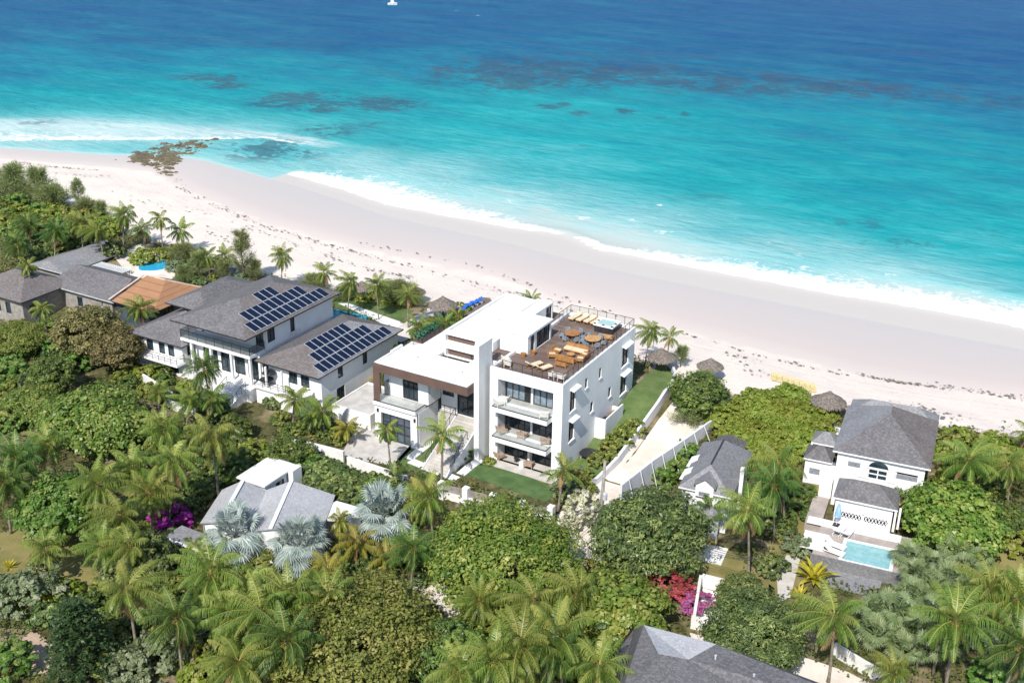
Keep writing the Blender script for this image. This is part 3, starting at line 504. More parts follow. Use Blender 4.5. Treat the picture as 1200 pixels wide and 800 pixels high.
# front stairs with solid white cheeks and black railings
st = MB(); n = 18
for i in range(n): y1 = .9-i*.36; st.box(-12.9,-10.1,y1-.36,y1,G0,1.95-i*.175)
st.box(-15.2,-9.36,.9,1.54,G0,1.95).build('front_stairs', M['paving'], V)
ck = MB()
for x_ in (-13.1,-10.08): ck.hexa([(x_,-5.6,G0),(x_+.18,-5.6,G0),(x_+.18,.9,G0),(x_,.9,G0),(x_,-5.6,G0+.15),(x_+.18,-5.6,G0+.15),(x_+.18,.9,2.1),(x_,.9,2.1)])
ck.build('stair_cheek', M['white'], V)
railing(V, [(-13.0,-4.9,G0+.35),(-13.0,.9,2.1)], .95, 1.2, M['black'], None, 2); railing(V, [(-9.99,-4.9,G0+.35),(-9.99,-1.6,1.25)], .95, 1.1, M['black'], None, 2); railing(V, [(-15.1,.95,1.96),(-13.0,.95,1.96)], .95, .6, M['black'], None, 3)
# patio, side enclosure with bench
MB().box(-7.9,-.05,-1.3,1.48,G0-.2,G0+.1).build('patio', M['paving'], V)
e = MB(); wall(e, (0.02,7.68,-.6), (1,0), 1.25, 3.0, [], .15); wall(e, (1.27,7.83,-.6), (0,1), 4.3, 3.0, [], .15); wall(e, (1.27,12.13,.2), (-1,0), 1.25, 1.7, [], .15); e.build('side_enclosure', M['white'], V)
MB().box(.1,1.05,7.9,12.0,-.4,.6).build('side_enclosure_floor', M['tile'], V)
# tan panel up the roof parapet on the right block back, planter on the wing roof
MB().box(-20.72,-19.45,4.35,8.4,7.3,7.75).box(-19.42,-19.36,4.35,8.4,7.75,8.2).build('roof_planter', M['brown'], V)
railing(V, [(-20.6,2.66,7.6),(-19.35,4.2,7.75),(-19.35,8.5,7.75)], .55, .8, M['black'], None, 1)
# ================================================================== ROOFS, OTHER HOUSES, WALLS
def hip(parent, rect, ze, ra, rb, zr, mats, th=.16, name='roof', local=False, over=0.0, fascia=None):
    """hip roof with depth: rect eaves, ridge ra-rb (ra nearer the front when the ridge runs front to back); mats index front,right,back,left"""
    x0, x1, y0, y1 = rect; A, B = (*ra, zr), (*rb, zr); c = [(x0,y0,ze),(x1,y0,ze),(x1,y1,ze),(x0,y1,ze)]; mb = MB(); ms = list(mats) if isinstance(mats, (list, tuple)) else [mats]*4
    if abs(rb[1]-ra[1]) >= abs(rb[0]-ra[0]): fs = [(0,1,'A'),(1,2,'BA'),(2,3,'B'),(3,0,'AB')]
    else: fs = [(0,1,'BA'),(1,2,'B'),(2,3,'AB'),(3,0,'A')]
    for i, (a, b_, k) in enumerate(fs): mb.poly([c[a], c[b_]]+[A if q == 'A' else B for q in k], i)
    d = [(q[0],q[1],ze-th) for q in c]
    for i in range(4): j = (i+1) % 4; mb.poly([d[i],d[j],c[j],c[i]], 4)
    mb.poly(d[::-1], 4)
    return mb.build(name, ms+[fascia or M['white']], parent, local=local)
def boxwalls(parent, rect, z0, z1, holes=((),(),(),()), t=.2, mat=None, name='wall', local=False):
    x0, x1, y0, y1 = rect; mb = MB()
    wall(mb, (x0,y0,z0), (1,0), x1-x0, z1-z0, holes[0], t); wall(mb, (x1,y0,z0), (0,1), y1-y0, z1-z0, holes[1], t); wall(mb, (x1,y1,z0), (-1,0), x1-x0, z1-z0, holes[2], t); wall(mb, (x0,y1,z0), (0,-1), y1-y0, z1-z0, holes[3], t)
    o = mb.build(name, mat or M['white'], parent, local=local); org = [((x0,y0),(1,0)),((x1,y0),(0,1)),((x1,y1),(-1,0)),((x0,y1),(0,-1))]
    for k in range(4):
        (ox, oy), u = org[k]
        for q in holes[k]: 
            if len(q) > 4 and q[4] == 0: continue
            window(parent, (ox+u[0]*q[0], oy+u[1]*q[0], z0+q[2]), u, q[1]-q[0], q[3]-q[2], .1, *(q[4:6] if len(q) > 5 else (2,1)), .06, local=local)
    return o
M['panel'] = None
m, t, p = newmat('solar_cells'); p.inputs['Roughness'].default_value = .12; p.inputs['Specular IOR Level'].default_value = .6
co = t.nodes.new('ShaderNodeTexCoord').outputs['Object']; n1 = noise(t, co, .6, 2); t.links.new(mixc(t, n1.outputs[0], srgb('0b1224'), srgb('141f38')), p.inputs['Base Color']); M['panel'] = m
M['silver'] = pm('pale_aluminium_frame', 'a9aeb4', 'c0c4c8', 3, .4)
# ---- solar house
H = thing('solar_house', 'white two storey house with dark hip roofs covered in solar panels', 'house', (-38, 2, G0))
UR = (-48.5,-37.2,-4.0,13.2); LR = (-37.75,-28.6,-2.3,13.9); WR = (-57,-48.2,-3.0,12.0)
ru = hip(H, UR, 7.0, (-42.85,1.6), (-42.85,7.6), 9.0, [M['slate'],M['slatebrown'],M['slate'],M['slate']], fascia=M['bronze'])
rl = hip(H, LR, 3.8, (-33.2,2.2), (-33.2,9.3), 5.55, [M['slatebrown'],M['slatelite'],M['slatebrown'],M['slate']], fascia=M['bronze'])
rw = hip(H, WR, 3.2, (-52.6,1.4), (-52.6,7.6), 5.0, [M['slate'],M['slatelite'],M['slate'],M['slate']], fascia=M['bronze'])
hip(H, (-55.5,-48.51,2,13), 5.6, (-52,4.5), (-52,9), 7.0, M['slate'], fascia=M['bronze'])
boxwalls(H, (-47.7,-38.05,.3,12.4), 3.9, 6.9, ((( 1.6,3.0,.5,2.2,2,1),(5.2,6.0,1.2,2.0,1,1),(8.0,9.2,.3,2.4,2,1)),((.2,1.5,.85,2.75,2,1),(4.2,5.0,.75,2.6,1,1)),(),()))
boxwalls(H, (-48,-38.1,-1.0,12), G0, 3.85, (((1.2,3.4,1.7,4.6,2,1),(3.9,5.6,1.7,4.6,2,1),(6.0,7.6,1.9,4.6,1,1),(8.0,9.6,1.7,4.6,2,1)),(),(),()))
boxwalls(H, (-37.5,-29.0,-1.4,13.2), G0, 3.7, (((.15,1.0,3.1,4.5,1,1),(3.9,5.1,2.9,4.4,2,1),(5.6,6.8,2.9,4.4,2,1)),((2.95,3.9,3.3,4.75,1,1),(7.6,8.5,3.2,4.85,1,1),(2.6,4.1,.6,2.2,2,1),(9.5,11,.8,2.4,2,1)),(),()))
boxwalls(H, (-56.2,-48.9,-2.3,11.2), G0, 3.1, (((3.5,4.5,2.4,4.1,1,1),(5.0,6.0,2.4,4.1,1,1),(1.5,2.6,2.4,4.1,1,1),(3.2,6.4,.3,1.9,4,1)),((.8,1.6,2.6,3.8,1,1),),(),()))
bo = MB().box(-48.9,-38.3,-2.35,.28,3.75,4.1).build('balcony', M['white'], H); railing(H, [(-48.85,.2,4.1),(-48.85,-2.3,4.1),(-38.35,-2.3,4.1),(-38.35,.2,4.1)], 1.0, 1.3, M['bronze'], M['smoke'], 1)
bo = MB().box(-56.4,-48.5,-3.7,-2.32,.75,.98).build('balcony', M['white'], H); railing(H, [(-56.35,-3.65,.98),(-48.55,-3.65,.98),(-48.55,-2.4,.98)], .95, 1.0, M['bronze'], None, 2)
for x_ in (-47.5,-44.5,-41.4,-38.6): MB().box(x_-.14,x_+.14,-2.2,-1.92,.2,3.75).build('column', M['white'], H)
te = MB().box(-48.2,-37.8,-3.2,-1.02,G0,.4); n = 10
for i in range(n): te.box(-41.2,-38.6,-3.2-.32*(i+1),-3.2-.32*i,G0,.4-.145*(i+1))
te.build('front_steps', M['white'], H); railing(H, [(-38.5,-3.2,.4),(-38.5,-6.2,-.95)], .9, .8, M['bronze'], None, 2); railing(H, [(-41.3,-3.2,.4),(-41.3,-6.2,-.95)], .9, .8, M['bronze'], None, 2)
MB().box(-37.4,-30.5,-3.0,-1.42,.8,1.06).box(-37.4,-30.5,-2.7,-1.42,G0,.8).build('porch', M['white'], H); railing(H, [(-37.3,-2.95,1.06),(-30.6,-2.95,1.06)], .9, 1.2, M['bronze'], None, 2)
for x_ in (-35.7,-33.4): MB().bar((x_,-2.8,1.06),(x_,-2.8,3.7),.18).build('column', M['white'], H)
railing(H, [(-37.9,4.1,4.0),(-37.9,6.0,4.0)], .7, .5, M['concretewall'], None, 2, 'roof_guard')
# solar panels, each a panel of its own on the two right roof slopes
def panels(roof, rect, ze, xr, zr, rows, x_first, dx, lx, wy, gap):
    sl = (zr-ze)/(rect[1]-xr)
    zf = lambda x: ze+(rect[1]-x)*sl+.07
    for r_, (ys_, ye) in enumerate(rows):
        xo = rect[1]-x_first-r_*dx; n = int((ye-ys_)/(wy+gap))
        for i in range(n):
            y0 = ys_+i*(wy+gap); a, b_ = xo, xo-lx
            P = lambda x, y, e: (x, y, zf(x)+e)
            f = MB().hexa([P(b_,y0,0),P(a,y0,0),P(a,y0+wy,0),P(b_,y0+wy,0),P(b_,y0,.05),P(a,y0,.05),P(a,y0+wy,.05),P(b_,y0+wy,.05)]).build('solar_panel', M['silver'], H)
            k = .035; MB().poly([P(b_+k,y0+k,.056),P(a-k,y0+k,.056),P(a-k,y0+wy-k,.056),P(b_+k,y0+wy-k,.056)]).build('cells', M['panel'], f)
panels(ru, UR, 7.0, -42.85, 9.0, [(-2.0,11.6),(-1.0,9.6),(3.2,7.2)], .3, 1.66, 1.61, 1.0, .035)
panels(rl, LR, 3.8, -33.2, 5.55, [(-1.2,12.8),(-.1,11.0),(1.0,8.6)], .2, 1.48, 1.43, .98, .035)
# ---- far left: grey roofed compound
F = thing('grey_roof_house', 'low rambling house of charcoal gabled roofs behind the palms at far left', 'house', (-80, 6, G0))
boxwalls(F, (-87.3,-81.6,8.6,19), G0, 2.3, ((),((7,8,1.6,2.6,1,1),(8.6,9.8,.2,3.0,2,1)),(),()), mat=M['timber'])  # walls of this house coloured dark for the shade under the eaves
hip(F, (-88,-81,8,19.6), 2.4, (-84.5,8.6), (-84.5,19.0), 3.5, M['slatelite'], fascia=M['silver'])
boxwalls(F, (-87,-77.6,-1.6,6), G0, 2.3, (((4,5,1.2,2.8,1,1),(6,7,1.2,2.8,1,1)),((1,2,1.4,2.6,1,1),),(),()), mat=M['timber'])
hip(F, (-88,-77,-2.2,6.8), 2.4, (-83.5,2.4), (-81.4,2.4), 4.4, M['slatebrown'], fascia=M['bronze'])
boxwalls(F, (-78,-68.4,4.9,9), G0, 2.2, (((3,4,1.2,2.6,1,1),),(),(),()), mat=M['timber'])
hip(F, (-80,-67.2,4.2,12.5), 2.35, (-78.5,8.4), (-68.0,8.4), 4.1, M['slate'], fascia=M['silver'])
pg = MB()
for i in range(4): pg.bar((-80.8,9.9+i*1.5,2.0),(-75.0,9.9+i*1.5,2.0),.14,.2)
for i in range(15): pg.bar((-80.7+i*.4,9.8,2.14),(-80.7+i*.4,14.6,2.14),.2,.07)
for q in ((-75.1,10),(-75.1,14.4)): pg.bar((q[0],q[1],G0),(q[0],q[1],2.0),.16)
pg.build('pergola', M['white'], F)
for q in ((-77.7,18.3),(-76.3,18.8)): MB().bar((q[0],q[1],0),(q[0],q[1],2.6),.3).build('column', M['white'], F)
# ---- house with half its roof stripped to orange underlay
m, t, p = newmat('orange_roof_underlay'); co = wpos(t); sp = t.nodes.new('ShaderNodeSeparateXYZ'); t.links.new(co, sp.inputs[0]); n1 = noise(t, co, .8, 5, .6)
bt = smooth(t, mathn(t, 'FRACT', mathn(t, 'DIVIDE', sp.outputs[2], .42)), .78, .95); c_ = mixc(t, n1.outputs[0], srgb('8c6244'), srgb('a68060')); t.links.new(mixc(t, mathn(t, 'MULTIPLY', bt, .7), c_, srgb('7d4f30')), p.inputs['Base Color']); p.inputs['Roughness'].default_value = .85; M['orange'] = m
O = thing('half_roofed_house', 'house with part of its grey roof stripped to bright orange underlay', 'house', (-64, 8, G0))
boxwalls(O, (-67.5,-60.6,4.8,13), G0, 2.5, ((),((1.2,3.2,.4,3.3,3,1),(4,6,.4,3.3,3,1)),(),()), mat=M['glassblue'])
hip(O, (-67.3,-59.9,4.0,13.8), 2.6, (-66.6,9.6), (-63.2,9.6), 4.5, [M['orange'],M['orange'],M['slatelite'],M['slatelite']], fascia=M['bronze'])
MB().bar((-67.9,4.1,2.68),(-66.95,9.5,4.56),.22,.1).bar((-66.9,9.6,4.56),(-63.2,9.6,4.56),.22,.1).bar((-63.2,9.6,4.56),(-60,13.7,2.68),.22,.1).build('ridge_flashing', pm('pale_ridge_flashing', 'c3a48c', 'd8c2b0', 2, .8), O)
# ---- beach hut behind the solar house
T_ = thing('beach_hut', 'small grey roofed hut among shrubs behind the solar house', 'hut', (-64, 21.5, 0.5)); 
boxwalls(T_, (-66,-62.2,19.7,23.6), 0, 1.5, (((1,2,.3,1.2,1,1),),(),(),()), mat=M['white']); hip(T_, (-66.6,-61.6,19.1,24.3), 1.5, (-64.8,21.7), (-63.4,21.7), 2.5, M['slatelite'], fascia=M['bronze'])
# ---- low white house with zigzag gables
Gh = thing('zigzag_gable_house', 'low house with pale grey zigzag gable roofs and white ridge caps behind silver palms', 'house', (-18, -23, G0))
GA, GB = R(29), None
gx = np.array([cos(R(0)),sin(R(0))])
def fold(pts_front, pts_back, mats, th=.12):
    mb = MB()
    for i in range(len(pts_front)-1):
        a, b_, c_, d_ = pts_front[i], pts_front[i+1], pts_back[i+1], pts_back[i]; lo = lambda q: (q[0], q[1], q[2]-th)
        mb.hexa([lo(a),lo(b_),lo(c_),lo(d_),a,b_,c_,d_], i % len(mats))
    return mb
fr = [(-22.0,-27.6,1.5),(-19.2,-27.9,2.7),(-17.2,-26.4,1.6),(-14.7,-26.5,2.7),(-11.8,-23.2,1.5)]
bk = [(-24.3,-22.3,1.5),(-22.3,-21.5,2.7),(-20.6,-20.4,1.6),(-18.4,-19.2,2.7),(-14.6,-17.6,1.5)]
fold(fr, bk, [M['slatepale']]).build('roof', M['slatepale'], Gh)
for i in (1, 3): MB().bar(tuple(np.array(fr[i])+(0,0,.03)), tuple(np.array(bk[i])+(0,0,.03)), .34, .1).build('ridge_cap', M['white'], Gh)
wl = MB(); 
for a, b_ in zip(fr[:-1], fr[1:]): wl.poly([(a[0],a[1]+.3,G0),(b_[0],b_[1]+.3,G0),(b_[0],b_[1]+.3,b_[2]-.13),(a[0],a[1]+.3,a[2]-.13)])
for a, b_ in zip(bk[:-1], bk[1:]): wl.poly([(b_[0],b_[1]-.3,G0),(a[0],a[1]-.3,G0),(a[0],a[1]-.3,a[2]-.13),(b_[0],b_[1]-.3,b_[2]-.13)])
wl.poly([(fr[-1][0]-.3,fr[-1][1],G0),(bk[-1][0]-.3,bk[-1][1],G0),(bk[-1][0]-.3,bk[-1][1],1.37),(fr[-1][0]-.3,fr[-1][1],1.37)]).poly([(bk[0][0]+.3,bk[0][1],G0),(fr[0][0]+.3,fr[0][1],G0),(fr[0][0]+.3,fr[0][1],1.37),(bk[0][0]+.3,bk[0][1],1.37)]).build('wall', M['white'], Gh)
an = MB().hexa([(-14.4,-21.9,1.2),(-11.6,-20.6,1.2),(-9.9,-17.9,1.2),(-14.0,-18.2,1.2),(-14.4,-21.9,1.4),(-11.6,-20.6,1.4),(-9.9,-17.9,1.4),(-14.0,-18.2,1.4)]); an.box(-13.8,-11.0,-20.2,-18.5,G0,1.19); an.build('annex', M['roofwhite'], Gh)
MB().box(-23.6,-19.6,-30.4,-28.3,.9,1.1).box(-23.2,-20,-30.0,-28.6,G0,.9).build('porch_roof', [M['slatelite']], Gh); MB().box(-23.7,-19.5,-30.52,-30.41,.86,1.14).build('fascia', M['white'], Gh)
S_ = thing('white_shed', 'small shed with a flat bright white roof beside the hedge', 'shed', (-23, -17.6, G0))
boxwalls(S_, (-24.3,-21.3,-19.6,-15.6), G0, 1.45, ((),((1.4,2.6,.2,2.2,2,1),),(),()), mat=M['white']); MB().hexa([(-24.6,-20,1.45),(-21.1,-20,1.45),(-21.1,-15.2,1.45),(-24.6,-15.2,1.45),(-24.6,-20,1.62),(-21.1,-20,1.62),(-21.1,-15.2,1.62),(-24.6,-15.2,1.62)]).build('roof', M['roofwhite'], S_)
MB().box(-21.09,-20.5,-16.6,-15.3,G0,1.75).build('side_wall', M['white'], S_)
# ---- right house with pool (local frame: origin at the front left eave)
Rh = thing('white_pool_house', 'white house with big charcoal hip roof, arched window and pool terrace', 'house', (24.7, 8.1, 0), R(7))
hip(Rh, (0,8.85,0,10.4), 5.4, (4.4,5.6), (4.4,7.4), 7.6, [M['slate'],M['slatebrown'],M['slate'],M['slatelite']], local=True)
hip(Rh, (.2,8.8,9.0,12.4), 5.2, (2.2,10.7), (6.8,10.7), 6.4, [M['slatelite']]*4, local=True, fascia=M['bronze'], name='rear_roof')
boxwalls(Rh, (.45,8.4,.45,9.9), -1, 5.25, (((1.1,2.2,4.9,5.3,0),(5.3,7.4,4.6,5.25,0)),((.3,1.3,4.0,5.6,2,1),(2.2,3.0,1.2,3.2,1,1)),(),()), local=True)
boxwalls(Rh, (.6,8.38,9.0,12.0), -1, 5.05, local=True, name='rear_wall')
MB().box(.42,8.43,.40,.448,2.9,2.98).build('string_course', M['white'], Rh, local=True)
wn = window(Rh, (3.4,.45,3.0), (1,0), 1.8, 1.12, -.04, 2, 2, .1, M['white'], M['glass'], local=True)
ar = MB(); seg = [(4.3+.95*cos(pi*i/10), 4.2+.78*sin(pi*i/10)) for i in range(11)]
ar.poly([(x,.42,z_) for x, z_ in seg][::-1]); ar.build('arched_pane', M['glass'], wn, local=True)
am = MB()
for a, c_ in zip(seg[:-1], seg[1:]): am.bar((a[0],.40,a[1]),(c_[0],.40,c_[1]),.06,.07)
am.bar((3.3,.40,4.17),(5.3,.40,4.17),.12); am.build('arch_trim', M['white'], wn, local=True)
for x_ in (2.62,5.32): MB().box(x_,x_+.66,.36,.44,2.98,4.2).build('shutter', M['whiteold'], Rh, local=True)
for x_, w__, z_ in ((1.5,1.15,3.95),(5.75,2.1,3.65)):
    lv = MB()
    for k in range(5): lv.hexa([(x_,.36,z_+k*.09),(x_+w__,.36,z_+k*.09),(x_+w__,.445,z_+k*.09+.05),(x_,.445,z_+k*.09+.05),(x_,.36,z_+k*.09+.02),(x_+w__,.36,z_+k*.09+.02),(x_+w__,.445,z_+k*.09+.07),(x_,.445,z_+k*.09+.07)])
    lv.box(x_,x_+w__,.44,.449,z_,z_+.45); lv.build('louvre', M['greyfab'], Rh, local=True)
hip(Rh, (.9,6.7,-3.4,.44), 2.4, (2.4,-1.4), (4.6,-1.4), 3.6, [M['slate'],M['slate'],M['slate'],M['slatelite']], local=True, name='porch_roof')
boxwalls(Rh, (1.15,6.3,-3.05,.4), -1, 2.25, local=True, name='porch_wall')
bl = MB()
for z_ in (.5,1.2): bl.box(1.5,6.0,-3.6,-3.5,z_,z_+.07)
for k in range(15): x_ = 1.52+k*.3; bl.bar((x_,-3.55,.55),(x_+.3,-3.55,1.2),.05); bl.bar((x_+.3,-3.52,.55),(x_,-3.52,1.2),.05)
bl.box(3.65,3.9,-3.63,-3.49,.5,1.27)
bl.box(1.4,6.1,-3.62,-3.08,.0,.5); bl.build('balustrade', M['white'], Rh, local=True)
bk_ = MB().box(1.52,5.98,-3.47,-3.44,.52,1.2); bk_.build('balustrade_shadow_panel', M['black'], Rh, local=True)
for q in ((6.9,-2.6),(6.55,-3.2)): MB().bar((*q,0),(*q,2.22),.2).build('column', M['white'], Rh, local=True)
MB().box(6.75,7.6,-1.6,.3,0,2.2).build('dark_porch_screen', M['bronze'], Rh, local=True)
hip(Rh, (-2.9,-.15,2.6,5.6), 2.6, (-1.8,4.1), (-1.2,4.1), 3.5, M['slate'], local=True, name='side_roof'); hip(Rh, (-2.7,-.1,6.0,8.6), 2.7, (-1.7,7.3), (-1.1,7.3), 3.5, M['slatelite'], local=True, name='side_roof')
boxwalls(Rh, (-2.7,.4,2.9,8.3), -1, 2.5, (((.5,1.3,1.9,2.4,0),),(),(),()), local=True, name='side_wall'); MB().box(-2.2,-1.2,2.86,2.895,.9,1.5).build('lattice_vent', M['greyfab'], Rh, local=True)
MB().box(-.9,.3,1.2,2.5,-1,1.3).build('outside_stair', M['white'], Rh, local=True)
for k in range(2): MB().box(-1.9+k*.5,-1.65+k*.5,11.0,11.2,1.0,2.6).build('beach_gate_post', M['black'], Rh, local=True)
MB().box(-2.2,.4,9.6,12.4,1.2,1.7).build('beach_terrace', M['white'], Rh, local=True)
m, t, p = newmat('pool_water'); p.inputs['Roughness'].default_value = .06; co = wpos(t); n1 = noise(t, co, 1.6, 3, .6, .8); t.links.new(mixc(t, smooth(t, n1.outputs[0], .4, .65), srgb('80b0b4'), srgb('92babc')), p.inputs['Base Color']); b_ = t.nodes.new('ShaderNodeBump'); b_.inputs['Strength'].default_value = .15; t.links.new(n1.outputs[0], b_.inputs['Height']); t.links.new(b_.outputs[0], p.inputs['Normal']); M['pool'] = m
m, t, p = newmat('bright_pool_water'); p.inputs['Base Color'].default_value = (*srgb('2a9dc4'), 1); p.inputs['Roughness'].default_value = .06; M['poolblue'] = m
TE = MB(); TE.box(.3,8.4,-9.8,-3.64,-1.3,-.02); TE.box(-1.2,.29,-4.6,.4,-1.3,-.04); tb = TE.build('pool_terrace', pm('pinkish_grey_terrace_paving', '988d87', 'b0a59f', .9, .85, .1), Rh, local=True)
MB().box(-1.0,7.4,-4.9,-3.65,-.016,.02).box(-.9,1.15,-9.2,-6.22,-.016,.02).build('white_terrace_paving', M['whiteold'], Rh, local=True)
pr = MB(); X0, X1, Y0, Y1 = 2.9,6.9,-9.7,-6.5
for a in ((X0-.3,X1+.3,Y0-.1,Y0),(X0-.3,X1+.3,Y1,Y1+.3),(X0-.3,X0,Y0+.003,Y1-.003),(X1,X1+.3,Y0+.003,Y1-.003)): pr.box(*a,-.016,.06)
pr.build('pool_coping', M['white'], Rh, local=True); MB().box(X0,X1,Y0,Y1,-.4,.02).build('pool_water', M['pool'], Rh, local=True)
MB().box(.2,8.5,-9.95,-9.82,-1.3,.0).build('terrace_wall', M['slatelite'], Rh, local=True)  # grey tone paints in the shade on the terrace front
MB().box(1.2,6.5,-12.6,-9.97,-1.19,-1.1).build('lower_paving', M['slatelite'], Rh, local=True)  # paving coloured dark to stand for the shade below the pool
# ---- cottage
Ct = thing('white_cottage', 'small white cottage with mottled grey roof and front gable dormer', 'cottage', (13.2, -1.7, G0), R(7)); z0 = 0
hip(Ct, (0,5.0,0,9.4), 4.1, (2.5,1.8), (2.5,7.0), 6.1, [M['slatelite']]*4, local=True); boxwalls(Ct, (.3,4.7,.3,9.1), 0, 4.0, (((.5,.8,1.6,2.6,1,1),),(),(),()), local=True)
hip(Ct, (1.0,4.0,8.4,11.6), 3.9, (2.5,8.6), (2.5,9.9), 5.3, [M['slate']]*4, local=True, name='rear_roof')
d = MB(); d.poly([(1.65,-.1,3.6),(3.35,-.1,3.6),(3.35,-.1,4.9),(2.5,-.1,5.55),(1.65,-.1,4.9)]); d.poly([(1.65,-.1,3.6),(1.65,-.1,4.9),(1.65,2.2,4.9),(1.65,2.2,3.6)]).poly([(3.35,-.1,3.6),(3.35,2.2,3.6),(3.35,2.2,4.9),(3.35,-.1,4.9)]).poly([(1.65,-.1,3.6),(1.65,.28,3.6),(3.35,.28,3.6),(3.35,-.1,3.6)]).build('dormer', M['white'], Ct, local=True)
dr = MB(); 
for sx in (-1, 1): dr.hexa([(2.5,-.25,5.5),(2.5+sx*1.05,-.25,4.72),(2.5+sx*1.05,2.6,4.72),(2.5,2.6,5.5),(2.5,-.25,5.66),(2.5+sx*1.05,-.25,4.86),(2.5+sx*1.05,2.6,4.86),(2.5,2.6,5.66)])
dr.build('dormer_roof', M['slatelite'], Ct, local=True); MB().box(2.0,3.0,-.16,-.11,3.75,4.15).build('louvre', M['greyfab'], Ct, local=True)
MB().bar((2.5,1.8,6.13),(2.5,7.0,6.13),.16,.06).build('ridge_cap', M['bronze'], Ct, local=True)
for y_ in (2.2,4.8): MB().hexa([(-.5,y_,3.6),(.6,y_,3.6),(.6,y_+.9,3.6),(-.5,y_+.9,3.6),(-.2,y_,4.3),(.6,y_,4.75),(.6,y_+.9,4.75),(-.2,y_+.9,4.3)]).build('dormer', M['white'], Ct, local=True)
MB().box(5.0,5.35,3.4,3.8,1,5.4).build('chimney', M['white'], Ct, local=True)
MB().lathe([(1.15,0),(1.1,.1),(.6,.55),(.05,.75)], (3.3,-1.0,2.5), 8).build('bay_roof', M['slatelite'], Ct, local=True); MB().lathe([(.95,0),(.95,2.5)], (3.3,-1.0,0), 8).build('bay_wall', M['white'], Ct, local=True)
MB().box(1.6,5.6,-5.0,-2.2,.0,.12).build('yard_paving', M['whiteold'], Ct, local=True)
# ---- near roof at the bottom edge
Nr = thing('near_grey_roof_house', 'house at the bottom edge seen as a big charcoal shingle roof with a pale patch', 'house', (26, -28, G0))
r_ = MB(); A = (19.4,-24.4,5.0); zE = 3.0; EV = [(18.4,-36,zE),(18.4,-22.3,zE)]
P1, P2, P3 = (21.1,-26.3,4.6), (22.1,-28.3,5.0), (22.3,-36,5.0); Bk = (24.2,-23.3,4.0); Rr = (40,-23.6,4.0); Rf = (40,-30.5,2.9)
r_.poly([(18.4,-36,zE),(22.3,-36,5.2),(22.1,-27.6,5.2),(19.6,-24.4,4.6),(18.4,-23.3,zE)][::1], 0)
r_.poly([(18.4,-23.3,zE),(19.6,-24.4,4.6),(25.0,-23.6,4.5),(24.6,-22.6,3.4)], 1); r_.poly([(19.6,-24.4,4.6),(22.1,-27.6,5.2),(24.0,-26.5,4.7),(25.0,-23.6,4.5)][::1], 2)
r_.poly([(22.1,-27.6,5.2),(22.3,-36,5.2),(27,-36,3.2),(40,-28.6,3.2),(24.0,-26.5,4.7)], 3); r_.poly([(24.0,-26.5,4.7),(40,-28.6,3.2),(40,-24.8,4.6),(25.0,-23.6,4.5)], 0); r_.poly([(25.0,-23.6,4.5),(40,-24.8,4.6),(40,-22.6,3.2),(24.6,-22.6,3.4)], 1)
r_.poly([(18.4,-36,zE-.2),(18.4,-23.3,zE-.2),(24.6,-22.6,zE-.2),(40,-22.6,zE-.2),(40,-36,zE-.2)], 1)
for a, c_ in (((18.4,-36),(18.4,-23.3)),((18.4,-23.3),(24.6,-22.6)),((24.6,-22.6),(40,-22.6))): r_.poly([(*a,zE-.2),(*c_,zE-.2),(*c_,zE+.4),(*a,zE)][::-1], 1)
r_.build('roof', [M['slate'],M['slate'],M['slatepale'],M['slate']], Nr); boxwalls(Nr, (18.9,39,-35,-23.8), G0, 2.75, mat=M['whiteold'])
for q in ((20.6,-29.2,4.0),(25.6,-25.4,4.62),(28.6,-25.8,4.5)): MB().lathe([(.07,0),(.07,.3),(.1,.31),(.1,.36)], q, 8).build('vent_pipe', M['silver'], Nr)
# ================================================================== WALLS AND FENCES
def wallrun(name, pts, h, t, mat, label, top=None, cap=None, cat='wall', group=None):
    o = thing(name, label, cat, (pts[0][0], pts[0][1], float(hgt(*pts[0]))), 0, group); mb = MB(); P = []
    for a, b_ in zip(pts[:-1], pts[1:]):
        n = max(1, int(np.hypot(b_[0]-a[0], b_[1]-a[1])/2)); P += [(a[0]+(b_[0]-a[0])*i/n, a[1]+(b_[1]-a[1])*i/n) for i in range(n)]
    P.append(pts[-1]); P = np.array(P, float); D = np.gradient(P, axis=0); D /= np.linalg.norm(D, axis=1)[:, None]; N = np.stack([-D[:,1], D[:,0]], 1)*t/2
    zb = [float(hgt(*q)) for q in P]; ring = [[(P[i]-N[i]), (P[i]+N[i])] for i in range(len(P))]
    for i in range(len(P)-1):
        (a, b_), (d_, c_) = ring[i], ring[i+1]; z0_, z1_ = zb[i], zb[i+1]
        mb.hexa([(*a,min(z0_-.8,-1.6)),(*d_,min(z1_-.8,-1.6)),(*c_,min(z1_-.8,-1.6)),(*b_,min(z0_-.8,-1.6)),(*a,z0_+h if top is None else top),(*d_,z1_+h if top is None else top),(*c_,z1_+h if top is None else top),(*b_,z0_+h if top is None else top)])
    mb.build('masonry', mat, o); return o
wallrun('garden_wall', [(-27,-9.4),(-20.4,-8.8)], 1.5, .3, M['whiteold'], 'white garden wall in front of the solar house drive', )
wallrun('garden_wall', [(-19.4,-9.5),(-11.9,-9.6)], 1.5, .3, M['whiteold'], 'white garden wall left of the wooden gate, below the front lawn')
o = thing('garden_wall', 'white pillared wall with slatted timber panels along the villa front lawn', 'wall', (-4, -8, G0))
P = [(-8.2,-9.2),(-5.6,-8.9),(-2.8,-8.6),(0.2,-8.2),(3.0,-7.6)]
for a, c_ in zip(P[:-1], P[1:]):
    MB().bar((*a,G0+.35),(*c_,G0+.35),.22,.9).build('base_wall', M['whiteold'], o)
    s_ = MB()
    for k in range(5): s_.bar((*a,G0+.9+k*.16),(*c_,G0+.9+k*.16),.06,.12)
    s_.build('slat_panel', M['timber'], o)
